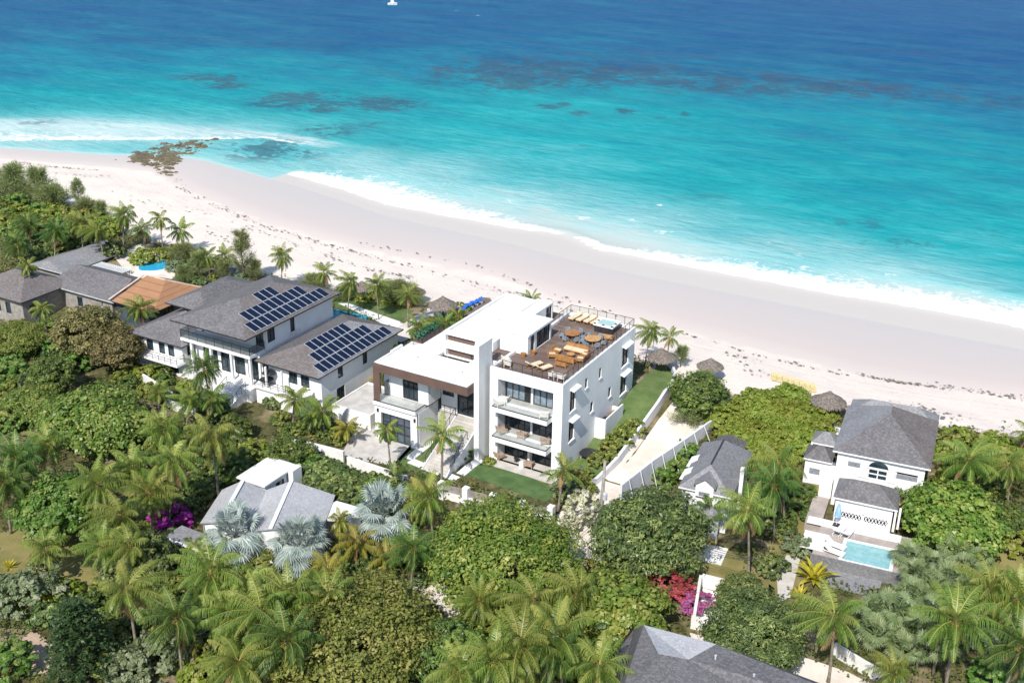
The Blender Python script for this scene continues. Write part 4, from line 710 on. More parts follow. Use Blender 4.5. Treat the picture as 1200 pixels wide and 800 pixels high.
for q in P: MB().box(q[0]-.3,q[0]+.3,q[1]-.3,q[1]+.3,G0-.1,G0+1.85).build('pillar', M['white'], o)
o = thing('garden_gate', 'brown timber gate at the end of the stepping stones', 'gate', (-10.4, -9.5, G0))
s_ = MB()
for k in range(9): s_.box(-11.6+k*.29,-11.33+k*.29,-9.62,-9.55,G0+.05,G0+1.5)
s_.build('boards', pm('red_brown_timber', '7a4b38', '956149', 2, .8), o)
for x_ in (-11.75,-9.0): MB().box(x_,x_+.15,-9.7,-9.5,G0,G0+1.7).build('post', M['timber'], o)
wallrun('retaining_wall', [(3.2,-3),(3.6,1.0),(4.05,5),(4.1,10),(4.1,15),(3.9,19),(3.0,22.4),(1.4,25.2),(-1.2,26.8)], .75, .3, M['concretewall'], 'curved pale retaining wall between the side lawn and the sandy track')
W2 = wallrun('boundary_wall', [(7.75,-2.4),(8.45,3.6),(9.45,9.0),(10.5,15.6)], 2.3, .22, M['concretewall'], 'straight grey white boundary wall beside the sandy track, propped by white posts', top=1.75)
for k in range(9):
    f = .06+k*.112; x_ = 7.75+2.75*f+.12; y_ = -2.4+18*f; zz = float(hgt(x_+1, y_)); MB().bar((x_+.02,y_,2.0),(x_+1.0,y_-.1,zz-.1),.06).build('prop', M['whiteold'], W2)
wallrun('garden_wall', [(19.0,-9.8),(22.6,-9.4),(23.6,-9.9)], 1.3, .25, M['whiteold'], 'white wall closing the back of the little paved court by the red bougainvillea')
wallrun('garden_wall', [(18.9,-10),(20.4,-15.2)], 1.3, .25, M['whiteold'], 'white wall on the left side of the little paved court'); drape('court_paving', [(19.2,-10),(23.2,-9.8),(22.9,-14.8),(20.5,-15.0)], .05, M['whiteold'], pix=False)
wallrun('garden_wall', [(20.3,-15.6),(22.9,-15.2)], 1.2, .25, M['whiteold'], 'white wall between the little court and the track beside the near grey roof')
wallrun('garden_wall', [(31.4,-13.0),(34.0,-14.0),(39,-15.5),(46,-17)], 1.2, .25, M['whiteold'], 'long white wall along the track below the silver thatch palms')
wallrun('garden_wall', [(-45,-9.0),(-38,-9.2),(-33.5,-9.2)], 1.1, .25, M['whiteold'], 'white wall among palms below the solar house steps'); wallrun('garden_wall', [(-52,-5.8),(-45.6,-7.6)], 1.2, .25, M['whiteold'], 'white wall behind the big sea grape tree at left')
o = thing('green_mesh_fence', 'dark green mesh fence beside the sandy track under a round tree', 'fence', (3, -23, G0))
s_ = MB(); P = [(1.4,-22.6),(3.0,-23.3),(4.8,-23.9),(6.6,-24.0)]
for a, c_ in zip(P[:-1], P[1:]): s_.bar((*a,G0+.75),(*c_,G0+.75),.03,1.5)
s_.build('mesh_panel', pm('teal_green_mesh', '1d5a50', '2a6d60', 4, .8), o)
for q in P: MB().bar((*q,G0),(*q,G0+1.7),.08).build('post', M['bronze'], o)
drape('lower_drive', [(33,-14.5),(37,-15.5),(44,-17.5),(44,-22),(30,-20),(22,-19.5),(20.5,-16.3),(23.2,-15.8),(29,-14.5)], .04, M['road'], pix=False)
# pool of the far left house, its deck, the solar house pool
Pl = thing('lagoon_pool', 'small bright blue kidney pool behind the grey roofed house', 'pool', (-76, 20.4, 0))
mb = MB(); c0 = gnd(181,312); pts = [(c0[0]+1.9*cos(a)*(1+.25*cos(2*a+.6)), c0[1]+2.6*sin(a)) for a in np.linspace(0, 2*pi, 22)[:-1]]; zt = float(hgt(c0[0], c0[1]))
mb.prism(pts, zt-.3, zt+.25).build('pool_water', M['poolblue'], Pl); MB().prism([(c0[0]+(x-c0[0])*1.18, c0[1]+(y-c0[1])*1.15) for x, y in pts], zt-.3, zt+.21).build('pool_rim', M['white'], Pl)
drape('pool_deck', [(132,300),(165,286),(215,302),(205,325),(180,340),(150,322)], .06, M['shingleroad'])
Pl = thing('lap_pool', 'turquoise lap pool between the solar house and its palm lawn', 'pool', (-40, 16, 1.5))
q = [gnd(372,366)[:2], gnd(398,352)[:2], gnd(412,360)[:2], gnd(384,384)[:2]]; MB().prism([tuple(v) for v in [(-41.6,14.3),(-36.6,14.5),(-36.9,18.4),(-42.6,18.2)]], 1.0, 2.0).build('pool_water', pm('turquoise_pool_water', '1b87a0', '2f9fb2', 1.5, .08), Pl)
drape('white_path', [(396,356),(408,356),(470,378),(492,392),(470,392)], .10, M['whiteold'])
drape('grey_path', [(452,398),(500,363),(520,352),(532,354),(536,362),(520,372),(484,396),(470,402)], .12, M['shingleroad'])
drape('beach_deck', [(543,372),(562,352),(574,353),(580,362),(560,378)], .5, pm('grey_beach_deck_boards', '6b5d55', '7f7067', 1.5, .85))
# low white service yard between the two houses
o = thing('service_yard', 'low white walled yard with a pale flat top between solar house and villa', 'outbuilding', (-26, 0, G0))
boxwalls(o, (-27.6,-22.4,-1.5,5.2), G0, .6, mat=M['whiteold']); MB().box(-27.4,-22.6,-1.3,5.0,.2,.45).build('roof', M['paving'], o)
# ================================================================== VEGETATION
def leafmat(name, c1, c2, c3, trans=.3, rough=.5, var=.12):
    trans = trans+.07
    m, t, p = newmat(name); a = attr(t, 'tint'); oi = t.nodes.new('ShaderNodeObjectInfo')
    r_ = ramp(t, [(0, srgb(c1)), (.5, srgb(c2)), (1, srgb(c3))]); t.links.new(a, r_.inputs[0])
    hs = t.nodes.new('ShaderNodeHueSaturation'); t.links.new(r_.outputs[0], hs.inputs['Color'])
    hs.inputs['Saturation'].default_value = 1.0
    t.links.new(mathn(t, 'ADD', 1.17-var, mathn(t, 'MULTIPLY', oi.outputs['Random'], 2*var)), hs.inputs['Value']); t.links.new(mathn(t, 'ADD', .478, mathn(t, 'MULTIPLY', oi.outputs['Random'], .03)), hs.inputs['Hue'])
    t.links.new(hs.outputs[0], p.inputs['Base Color']); p.inputs['Roughness'].default_value = rough; p.inputs['Specular IOR Level'].default_value = .35
    tr = t.nodes.new('ShaderNodeBsdfTranslucent'); mx = t.nodes.new('ShaderNodeMixShader'); mx.inputs[0].default_value = trans
    t.links.new(hs.outputs[0], tr.inputs[0]); t.links.new(p.outputs[0], mx.inputs[1]); t.links.new(tr.outputs[0], mx.inputs[2]); t.links.new(mx.outputs[0], t.nodes['Material Output'].inputs[0]); return m
def qmesh(name, V, tint, mat, mi=None, k=4):
    """mesh of loose k-gons: V (n,k,3), tint (n,)"""
    n = len(V); me = bpy.data.meshes.new(name); me.vertices.add(n*k); me.vertices.foreach_set('co', V.astype(np.float32).ravel())
    me.loops.add(n*k); me.loops.foreach_set('vertex_index', np.arange(n*k, dtype=np.int32)); me.polygons.add(n); me.polygons.foreach_set('loop_start', np.arange(0, n*k, k, dtype=np.int32))
    me.update(calc_edges=True); a = me.attributes.new('tint', 'FLOAT', 'POINT'); a.data.foreach_set('value', np.repeat(tint, k).astype(np.float32))
    for m in (mat if isinstance(mat, list) else [mat]): me.materials.append(m)
    if mi is not None: me.polygons.foreach_set('material_index', mi.astype(np.int32))
    return me
def unit(v): return v/(np.linalg.norm(v, axis=-1, keepdims=True)+1e-9)
def leaves(c, nrm, size, asp, rg):
    """diamond leaves at centres c facing nrm"""
    n = len(c); r = unit(rg.standard_normal((n,3))); t1 = unit(np.cross(nrm, r)); t2 = np.cross(nrm, t1); s = (size*(.45+1.15*rg.random(n)**1.4))[:, None]
    return np.stack([c+t1*s, c+t2*s*asp+nrm*s*.12, c-t1*s*.9, c-t2*s*asp+nrm*s*.12], 1)
def crown(seed, rx, ry, rz, nc, per, leaf, asp=.55, cz=0, clump=.17, low=-.45, flat=.0, shell=.56, tintnoise=.42):
    rg = np.random.default_rng(seed); d = unit(rg.standard_normal((nc*4,3))); d = d[d[:,2] > low][:nc]
    lobes = unit(rg.standard_normal((7,3))); lump = 1+.22*np.max(np.clip(d@lobes.T, 0, 1)**6, axis=1)-.16*np.clip(np.sin(d@lobes[0]*5+d@lobes[1]*4), 0, 1)
    rad = (shell+(1.02-shell)*rg.random(nc)**.6)*lump; cc = d*rad[:, None]*np.array([rx,ry,rz]); r0 = clump*(rx*ry*max(rz,.5*rx))**(1/3)*(.6+.8*rg.random(nc))
    dd = unit(rg.standard_normal((nc,per,3))); dd[...,2] = np.where(dd[...,2] < -.35, -dd[...,2]*.6, dd[...,2]); dd = unit(dd)
    rr = r0[:, None]*(.35+.65*rg.random((nc,per))**.5); c = cc[:, None]+dd*rr[..., None]*np.array([1,1,.75])
    n = unit(dd*.7+d[:, None]*.45+np.array([0,0,.55])+rg.standard_normal((nc,per,3))*.45)
    ti = np.clip(.5+tintnoise*.55*rg.standard_normal(nc)[:, None]+.17*rg.standard_normal((nc,per)), 0, 1)
    V = leaves(c.reshape(-1,3)+np.array([0,0,cz]), n.reshape(-1,3), np.full(nc*per, leaf), asp, rg); return V, ti.reshape(-1), cc+np.array([0,0,cz])
PARK = -9000.0
def tree_root(name, cat): o = thing(name, 'x', cat, (0,0,0)); return o
def obj(name, me, parent): o = bpy.data.objects.new(name, me); C.objects.link(o); o.parent = parent; return o
SRC = {}
def broad(key, name, mat, seed, rx, ry, rz, cz, nc, per, leaf, asp=.55, trunk=.22, cat='tree', **kw):
    V, ti, cc = crown(seed, rx, ry, rz, nc, per, leaf, asp, cz, **kw); rt = tree_root(name, cat)
    mb = MB(); rr = random.Random(seed)
    if trunk:
        top = cz*.75; mb.tube([(0,0,-.3),(.08,.05,top*.5),(.0,.1,top)], [trunk*1.3,trunk,trunk*.75], 8)
        for i in range(0, len(cc), max(1, len(cc)//11)):
            e = cc[i]; mb.tube([(0,.05,top*(.55+.4*rr.random())), tuple(e*np.array([.5,.5,1])*.9+np.array([0,0,-.15*rz])), tuple(e)], [trunk*.5,trunk*.3,.03], 5)
        mb.build('trunk', M['bark'], rt, smooth=True)
    obj('crown' if trunk else 'foliage', qmesh(name, V, ti, mat), rt); SRC[key] = [rt, False, rz+cz]; return rt
def frond(rg, L, elev, az, base, droop, nl, lw, ll, hang, twist=.0, wind=(0,0,0)):
    """one feather leaf: rachis strip and leaflets; returns quads and material index"""
    n = 11; s = np.linspace(0, 1, n); el = elev-droop*s**1.4; dx = np.cos(el); dz = np.sin(el); seg = L/(n-1)
    px = np.concatenate([[0], np.cumsum(dx[:-1])*seg]); pz = np.concatenate([[0], np.cumsum(dz[:-1])*seg]); ca, sa = cos(az), sin(az); side = np.array([-sa, ca, 0])
    P = np.stack([px*ca, px*sa, pz], 1)+base+np.outer(s**2*L*twist, side)+np.outer(s**1.6*L, wind); T = unit(np.gradient(P, axis=0)); w_ = .05*(1-s*.8)
    up = np.cross(side, T)*-1; up[:,2] = np.abs(up[:,2]); Q = []; m_ = []
    for i in range(n-1): Q.append([P[i]-side*w_[i]+up[i]*.02, P[i]+side*w_[i]+up[i]*.02, P[i+1]+side*w_[i+1]+up[i+1]*.02, P[i+1]-side*w_[i+1]+up[i+1]*.02]); m_.append(1)
    f = np.linspace(.14, .99, nl); prof = np.sin(np.clip(f*1.02, 0, 1)*pi*.86+.30)**.7*(1-.2*f)
    for sg in (-1, 1):
        o = np.stack([np.interp(f, s, P[:,k]) for k in range(3)], 1); t_ = unit(np.stack([np.interp(f, s, T[:,k]) for k in range(3)], 1)); jit = rg.standard_normal((nl,3))*.09
        d = unit(side*sg*.85+t_*.55+np.array([0,0,-hang])*(.5+.5*rg.random((nl,1)))+jit+up[:1]*.16); l_ = (ll*prof*(.85+.3*rg.random(nl)))[:, None]; ax = t_*lw
        mid = o+d*l_*.55; tip = o+unit(d+np.array([0,0,-.55]))*l_
        tip[:,2] -= .12*l_[:,0]; Q += [[o[i]-ax[i]*.5, o[i]+ax[i]*.5, mid[i]+ax[i]*.5, mid[i]-ax[i]*.5] for i in range(nl)]; Q += [[mid[i]-ax[i]*.5, mid[i]+ax[i]*.5, tip[i]+ax[i]*.12, tip[i]-ax[i]*.12] for i in range(nl)]; m_ += [0]*(2*nl)
    return np.array(Q), m_
def palm(key, mats, seed, h, nf=24, L=3.6, lean=(.5,.2), nl=34, hang=.6, lw=.066, ll=.95, young=1.35, old=-.85, trunk=.13, name='coconut_palm', nuts=True, droop=1.25, dead=3, cat='palm tree', wind=(0,0,0)):
    rg = np.random.default_rng(seed); rt = tree_root(name, cat); top = np.array([lean[0], lean[1], h]); mb = MB()
    k = 9; pts = [np.array([lean[0]*(i/(k-1))**1.6, lean[1]*(i/(k-1))**1.6, h*i/(k-1)-.2*(i == 0)]) for i in range(k)]
    mb.tube(pts, [trunk*(1.7 if i == 0 else 1.15-.35*i/(k-1)) for i in range(k)], 8); mb.build('trunk', M['woodtrunk'], rt, smooth=True)
    Q = []; mi = []; ti = []
    for i in range(nf):
        f = i/(nf-1); el = young+(old-young)*f**.85+rg.normal()*.09; az = i*2.39996+rg.normal()*.32; l_ = L*(.72+.28*sin(pi*min(1, f*1.25+.12)))*(.92+.16*rg.random())
        q, m_ = frond(rg, l_, el, az, top+np.array([cos(az)*.1, sin(az)*.1, -.25*f]), droop*(.75+.45*rg.random())*(1-.35*f), nl, lw, ll, hang*(.7+.5*f), rg.normal()*.09, wind); dd = i >= nf-dead
        Q.append(q); mi += [2 if dd else x for x in m_]; ti += list(np.clip(.72-.55*f+rg.normal()*.13+rg.normal(size=len(q))*.05, 0, 1))
    obj('crown', qmesh(name, np.concatenate(Q), np.array(ti), mats, np.array(mi)), rt)
    if nuts:
        mb = MB()
        for i in range(9): a = i*.7+seed; r_ = .2+.12*rg.random(); mb.lathe([(.03,-.13),(.1,-.07),(.12,0),(.09,.09),(.02,.13)], (top[0]+r_*cos(a), top[1]+r_*sin(a), top[2]-.3-.2*rg.random()), 7)
        mb.build('coconuts', M['nut'], rt, smooth=True)
    SRC[key] = [rt, False, h]; return rt
def fanpalm(key, mats, seed, h, nf, fan, nb, pet, name, trunk=.2, young=1.3, old=-.5):
    rg = np.random.default_rng(seed); rt = tree_root(name, 'palm tree'); Q = []; mi = []; ti = []
    MB().tube([(0,0,-.2),(.03,.02,h*.5),(0,0,h)], [trunk*1.2,trunk,trunk*.9], 8).build('trunk', M['woodtrunk'], rt, smooth=True)
    for i in range(nf):
        f = (i+.5)/nf; el = young+(old-young)*f+rg.normal()*.12; az = i*2.39996+rg.normal()*.2; d = np.array([cos(az)*cos(el), sin(az)*cos(el), sin(el)]); side = np.array([-sin(az), cos(az), 0]); up = np.cross(d, side); b0 = np.array([0,0,h]); l_ = pet*(.7+.5*rg.random()); c = b0+d*l_
        Q.append([b0-side*.03, b0+side*.03, c+side*.03, c-side*.03]); mi.append(1); ti.append(.5); fr_ = fan*(.8+.35*rg.random()); t0 = rg.normal()*.12
        n_ = unit(d*.75+np.array([0,0,-.35 if el < .6 else .1])); nrm = np.cross(n_, side)
        for k in range(nb):
            a = (k+.5)/nb*2-1; A = a*1.95; e0 = unit(n_*cos(A)+side*sin(A)); w_ = 1.95/nb*fr_*.46; s2 = np.cross(e0, nrm); fold = nrm*(-.18*abs(a))*fr_; tip = c+e0*fr_*(1-.25*abs(a)**2)+fold+np.array([0,0,-.15*fr_]); mid = c+e0*fr_*.55+fold*.4; z_ = nrm*w_*(.35 if k % 2 else -.35)
            Q.append([c, mid-s2*w_+z_, tip, mid+s2*w_-z_]); mi.append(0); ti.append(np.clip(.5+t0+rg.normal()*.13, 0, 1))
    obj('crown', qmesh(name, np.array(Q), np.array(ti), mats, np.array(mi)), rt); SRC[key] = [rt, False, h]; return rt
def feathery(key, mat, seed, h, r, name, nb=60, per=110, cz0=.12, up=.75, spread=1.0, cat='tree'):
    """casuarina: wispy upswept branches carrying thin drooping needles"""
    rg = np.random.default_rng(seed); rt = tree_root(name, cat); mb = MB(); lead = [np.array([0,0,-.2]), np.array([.1,.05,h*.5]), np.array([.15,.2,h*.97])]; mb.tube(lead, [.16,.1,.03], 7); C_ = []; D_ = []
    for i in range(nb):
        f = cz0+(1-cz0)*rg.random()**.8; az = rg.random()*2*pi; b0 = np.array([.15*f, .2*f, h*f*.95]); L = r*(1.15-f*.85)*(.6+.6*rg.random())*spread; d = unit(np.array([cos(az), sin(az), up*(.5+.8*rg.random())])); e = b0+d*L+np.array([0,0,.15*L]); mb.tube([b0, b0+d*L*.5, e], [.05,.03,.012], 4, cap=False)
        s = .25+.75*rg.random(per)**.7; c = b0+np.outer(s, e-b0)+rg.standard_normal((per,3))*np.array([.22,.22,.2])*(.5+.35*L); C_.append(c); D_.append(np.tile(d, (per,1)))
    mb.build('trunk', M['bark'], rt); c = np.concatenate(C_); d = unit(np.concatenate(D_)*.6+np.array([0,0,.2])+rg.standard_normal(c.shape)*.45); n = len(c); sd = unit(np.cross(d, rg.standard_normal((n,3)))); l_ = (.34+.32*rg.random(n))[:, None]; w_ = .05
    V = np.stack([c-sd*w_*.5, c+sd*w_*.5, c+d*l_+sd*w_*.3-np.array([0,0,.05]), c+d*l_-sd*w_*.3-np.array([0,0,.05])], 1)
    obj('crown', qmesh(name, V, np.clip(rg.normal(.5,.22,n), 0, 1), mat), rt); SRC[key] = [rt, False, h]; return rt
def tiers(key, mat, seed, h, r, name):
    rg = np.random.default_rng(seed); rt = tree_root(name, 'tree'); mb = MB().tube([(0,0,-.2),(.05,0,h*.5),(0,0,h)], [.2,.13,.03], 7); C_ = []; N_ = []
    for k in range(13):
        f = k/13; z = h*(.12+.86*f); R_ = r*(1-f)**.75*(.9+.2*rg.random())+.15
        for j in range(9):
            az = j*2*pi/9+k*.4+rg.normal()*.1; n = 70; s = rg.random(n)**.6; l_ = R_*(.8+.35*rg.random()); e = np.array([cos(az)*l_, sin(az)*l_, .12*l_]); mb.tube([(0,0,z), tuple(e*.9+np.array([0,0,z]))], [.03,.01], 4, cap=False)
            C_.append(np.array([0,0,z])+np.outer(s, e)+rg.standard_normal((n,3))*np.array([.16,.16,.07])*(.4+s[:, None])); N_.append(np.tile([0,0,1.0], (n,1)))
    mb.build('trunk', M['bark'], rt); c = np.concatenate(C_); nr = unit(np.concatenate(N_)+rg.standard_normal(c.shape)*.4); obj('crown', qmesh(name, leaves(c, nr, np.full(len(c), .15), .5, rg), np.clip(rg.normal(.5,.2,len(c)), 0, 1), mat), rt); SRC[key] = [rt, False, h]; return rt
def rosette(key, mat, seed, n, L, name, w_=.09, cat='plant', arch=.9):
    rg = np.random.default_rng(seed); rt = tree_root(name, cat); Q = []; ti = []
    for i in range(n):
        az = i*2.39996; el = 1.4-1.2*(i/n)+rg.normal()*.1; l_ = L*(.7+.4*rg.random()); s = np.linspace(0, 1, 6); e = el-arch*s**1.5; x = np.concatenate([[0], np.cumsum(np.cos(e[:-1]))*l_/5]); z = np.concatenate([[0], np.cumsum(np.sin(e[:-1]))*l_/5]); sd = np.array([-sin(az), cos(az), 0]); P = np.stack([x*cos(az), x*sin(az), z], 1); ww = w_*np.sin(np.clip(s*.85+.15, 0, 1)*pi)**.6
        for k in range(5): Q.append([P[k]-sd*ww[k], P[k]+sd*ww[k], P[k+1]+sd*ww[k+1], P[k+1]-sd*ww[k+1]]); ti.append(np.clip(rg.normal(.5,.2), 0, 1))
    obj('foliage', qmesh(name, np.array(Q), np.array(ti), mat), rt); SRC[key] = [rt, False, L]; return rt
L_ = {}
L_['palm'] = leafmat('coconut_leaf', '465e28', '647e36', '969c50', .32, .42); L_['rach'] = leafmat('yellow_leaf_stalk', '989040', '988e48', '989058', .1); L_['dead'] = leafmat('dry_frond', '8c7450', '987e58', '988460', .2, .8)
L_['palmd'] = leafmat('dark_palm_leaf', '2e4a20', '46662e', '6e8844', .3, .42); L_['palmy'] = leafmat('golden_palm_leaf', '627030', '828634', '989044', .35, .45)
M['nut'] = pm('yellow_green_husk', '8f8a3a', 'a88a3a', 3, .6)
L_['bright'] = leafmat('bright_glossy_leaf', '4e6a26', '6a8236', '989c50', .3, .4); L_['mid'] = leafmat('mid_green_leaf', '3c5026', '586c36', '7e9046', .3, .42); L_['dark'] = leafmat('dark_green_leaf', '3e4e2c', '586c3c', '889456', .25, .4)
L_['olive'] = leafmat('olive_leaf', '526028', '6c7836', '969650', .28, .5); L_['brown'] = leafmat('brownish_olive_leaf', '545432', '6c683e', '908656', .25, .55); L_['grape'] = leafmat('sea_grape_leaf', '4a6628', '668036', '949856', .28, .4)
L_['vivid'] = leafmat('vivid_green_leaf', '446a28', '5a8038', '849854', .32, .4); L_['hedge'] = leafmat('fresh_yellow_green_leaf', '647628', '809238', '989858', .32, .45); L_['grey'] = leafmat('grey_green_leaf', '566644', '70805a', '92987c', .25, .6)
L_['silver'] = leafmat('silver_blue_fan', '62706a', '8a9690', 'b6c0b8', .15, .5, .05); L_['thatchp'] = leafmat('silver_green_fan', '56663c', '748458', '98a47e', .22, .5); L_['cas'] = leafmat('wispy_grey_green_needle', '5a6840', '768250', '949866', .25, .6); L_['conif'] = leafmat('deep_green_needle', '22381f', '324a28', '4b6436', .2, .45)
L_['purple'] = leafmat('magenta_bract', '8c2280', 'ac38a0', 'c45cb8', .4, .6, .04); L_['red'] = leafmat('crimson_bract', '6c4a38', 'b04450', 'c47478', .4, .6, .04); L_['pink'] = leafmat('pink_bract', '7c5068', 'b05c92', 'c484ac', .4, .6, .04); L_['white'] = leafmat('white_blossom', '6f7a4a', 'b8b898', 'dcd8cc', .3, .6); L_['yellow'] = leafmat('yellow_leaf', '8c8a24', 'b0a832', 'ccc050', .35, .5); L_['blueg'] = leafmat('blue_green_leaf', '24503c', '35664c', '54846a', .25, .45)
PM = [L_['palm'], L_['rach'], L_['dead']]; PD = [L_['palmd'], L_['rach'], L_['dead']]; PY = [L_['palmy'], L_['rach'], L_['dead']]
palm('pa', PM, 1, 7.5, 36, 4.1, (.5,.2), droop=1.4); palm('pb', PM, 2, 8.2, 33, 4.1, (-.6,.3), hang=.85, droop=1.55, wind=(-.22,-.12,-.05)); palm('pc', PM, 3, 6.6, 34, 3.8, (.3,-.4), hang=.5); palm('pd', PD, 4, 7.0, 36, 3.9, (-.2,.4), droop=1.35, wind=(-.12,-.1,0)); palm('pe', PM, 5, 6.0, 30, 3.6, (.9,.5), droop=1.6, wind=(-.3,-.05,-.04))
palm('pq', PM, 14, 8.0, 30, 3.8, (.4,-.3), dead=8, wind=(-.2,-.2,-.06), droop=1.5, old=-1.0); palm('pr', PM, 15, 6.4, 30, 3.6, (-.3,.2), dead=6, droop=1.85, old=-.6, hang=.8, young=1.15)
palm('pf', PD, 6, 4.2, 24, 2.8, (.2,.1), nl=28, ll=.75); palm('pg', PM, 7, 3.2, 20, 2.3, (.1,.15), nl=26, ll=.65, nuts=False, dead=1); palm('ph', PY, 8, 2.6, 24, 2.4, (.1,.1), nl=28, ll=.6, nuts=False, name='golden_palm', trunk=.09, droop=1.6, dead=1); palm('pi', PD, 9, 1.9, 20, 2.2, (0,.1), nl=26, ll=.6, nuts=False, name='young_palm', trunk=.1, dead=1)
palm('pj', PM, 10, 5.2, 17, 2.1, (.1,.1), nl=26, ll=.55, nuts=False, dead=1, droop=1.7, name='slender_palm', trunk=.1); palm('pk', PM, 11, 5.6, 18, 2.7, (.3,.3), nl=28, ll=.65, name='wind_blown_palm', droop=1.2)
fanpalm('bis', [L_['silver'], L_['silver']], 21, 1.8, 46, 1.05, 18, 1.5, 'silver_fan_palm', .28); fanpalm('tha', [L_['thatchp'], L_['thatchp']], 22, 1.7, 26, .62, 16, .85, 'thatch_palm', .09); fanpalm('thb', [L_['thatchp'], L_['thatchp']], 23, 2.3, 22, .66, 16, .9, 'thatch_palm', .09)
broad('round', 'round_shade_tree', L_['bright'], 31, 6.2, 5.8, 3.9, 3.6, 860, 44, .155, trunk=.3); broad('darkt', 'dark_shade_tree', L_['dark'], 32, 5.0, 4.8, 3.6, 3.5, 520, 46, .19, .36, trunk=.28); broad('olv', 'olive_spreading_tree', L_['olive'], 33, 5.8, 5.2, 3.0, 3.4, 720, 44, .135, trunk=.3)
broad('grp', 'sea_grape_tree', L_['grape'], 34, 6.5, 4.6, 2.6, 1.9, 720, 40, .15, .8, trunk=.25); broad('grb', 'sea_grape_tree', L_['bright'], 35, 4.4, 4.2, 3.0, 3.0, 400, 42, .18, .7, trunk=.25); broad('brn', 'brown_tinged_tree', L_['brown'], 36, 3.9, 3.6, 3.0, 3.6, 340, 44, .15, trunk=.22)
broad('med', 'leafy_tree', L_['mid'], 37, 3.2, 3.0, 2.5, 2.7, 280, 42, .15, trunk=.18); broad('viv', 'vivid_green_tree', L_['vivid'], 38, 4.2, 3.8, 2.7, 2.6, 360, 44, .19, .6, trunk=.2); broad('drk2', 'glossy_dark_tree', L_['dark'], 39, 3.2, 3.0, 2.6, 2.6, 270, 44, .16, .6, trunk=.2)
broad('bsh', 'green_shrub', L_['mid'], 41, 1.7, 1.6, 1.1, .8, 110, 38, .12, trunk=0, cat='shrub'); broad('bshb', 'bright_shrub', L_['hedge'], 42, 1.6, 1.5, 1.0, .7, 66, 40, .16, trunk=0, cat='shrub'); broad('bshg', 'grey_green_shrub', L_['grey'], 43, 2.2, 2.0, 1.3, .9, 90, 44, .13, trunk=0, cat='shrub'); broad('bsho', 'olive_shrub', L_['olive'], 44, 1.5, 1.4, 1.0, .7, 60, 40, .14, trunk=0, cat='shrub'); broad('bshv', 'vivid_shrub', L_['vivid'], 45, 1.7, 1.6, 1.1, .8, 70, 40, .15, trunk=0, cat='shrub')
broad('bshd', 'dark_shrub', L_['dark'], 46, 1.7, 1.6, 1.2, .8, 70, 40, .15, trunk=0, cat='shrub')
broad('hed', 'bright_shrub', L_['hedge'], 47, 1.6, 1.5, .9, .6, 150, 44, .10, trunk=0, cat='shrub')
broad('boup', 'purple_bougainvillea', L_['purple'], 51, 1.5, 1.3, 1.1, .9, 70, 44, .12, .6, trunk=0, cat='shrub'); broad('bour', 'red_bougainvillea', L_['red'], 52, 1.9, 1.5, 1.2, 1.3, 70, 30, .13, .6, trunk=0, cat='shrub', clump=.2); broad('boui', 'pink_bougainvillea', L_['pink'], 53, 1.5, 1.3, 1.0, 1.4, 64, 30, .12, .6, trunk=0, cat='shrub', clump=.2); broad('wfl', 'white_flowering_shrub', L_['white'], 54, 1.9, 1.7, 1.6, 1.3, 90, 44, .12, .6, trunk=0, cat='shrub'); broad('yel', 'yellow_shrub', L_['yellow'], 55, 1.1, 1.0, .8, .8, 50, 34, .14, trunk=0, cat='shrub')
feathery('casa', L_['cas'], 61, 8.5, 2.6, 'casuarina_tree', 46, 85); feathery('casb', L_['cas'], 62, 5.0, 3.0, 'casuarina_tree', 50, 80, up=.8); feathery('casc', L_['cas'], 63, 3.4, 3.6, 'casuarina_shrub', 76, 105, up=.4, cz0=.05, cat='shrub')
tiers('con', L_['conif'], 71, 7.5, 3.0, 'tiered_conifer'); rosette('cro', L_['yellow'], 81, 26, 1.7, 'yellow_croton_plant', .13); rosette('aga', L_['yellow'], 82, 20, 1.0, 'yellow_agave', .08, arch=.3); rosette('ban', L_['vivid'], 83, 14, 2.2, 'broad_leaved_plant', .28, arch=1.3)
def plant(key, px, py, label, h=None, s=1.0, rz=None, group=None, up=None, xs=1.0, ys=1.0):
    """stand a copy of a source plant so that its crown centre lies where the photograph shows it"""
    src, used, h0 = SRC[key]; rr = random.Random(int(px*7+py*13)); hs = s if h is None else h/h0
    ctr = (h0 if key[0] == 'p' or key in ('bis','tha','thb') else h0*.55)*hs if up is None else up
    p = gnd(px, py, ctr); rz = (rr.random()*1.6-.8 if key in ('pb','pe','pd') else rr.random()*2*pi) if rz is None else rz; sc = (s*xs, s*ys, hs)
    if key[0] == 'p':
        mw = src.children[0].data.vertices; t_ = np.array(mw[len(mw)-1].co); c, n = cos(rz), sin(rz); p = p - np.array([t_[0]*c-t_[1]*n, t_[0]*n+t_[1]*c, 0])*s; p[2] = float(hgt(p[0], p[1]))
    if not used: SRC[key][1] = True; src.location = [float(v) for v in p]; src.rotation_euler = (0,0,rz); src.scale = sc; src['label'] = label; o = src
    else: o = copy_tree(src, p, rz, sc, label)
    if key[0] == 'p': o.rotation_euler[0] = rr.gauss(0, .05); o.rotation_euler[1] = rr.gauss(0, .05)
    if group: o['group'] = group
    elif 'group' in o: del o['group']
    return o
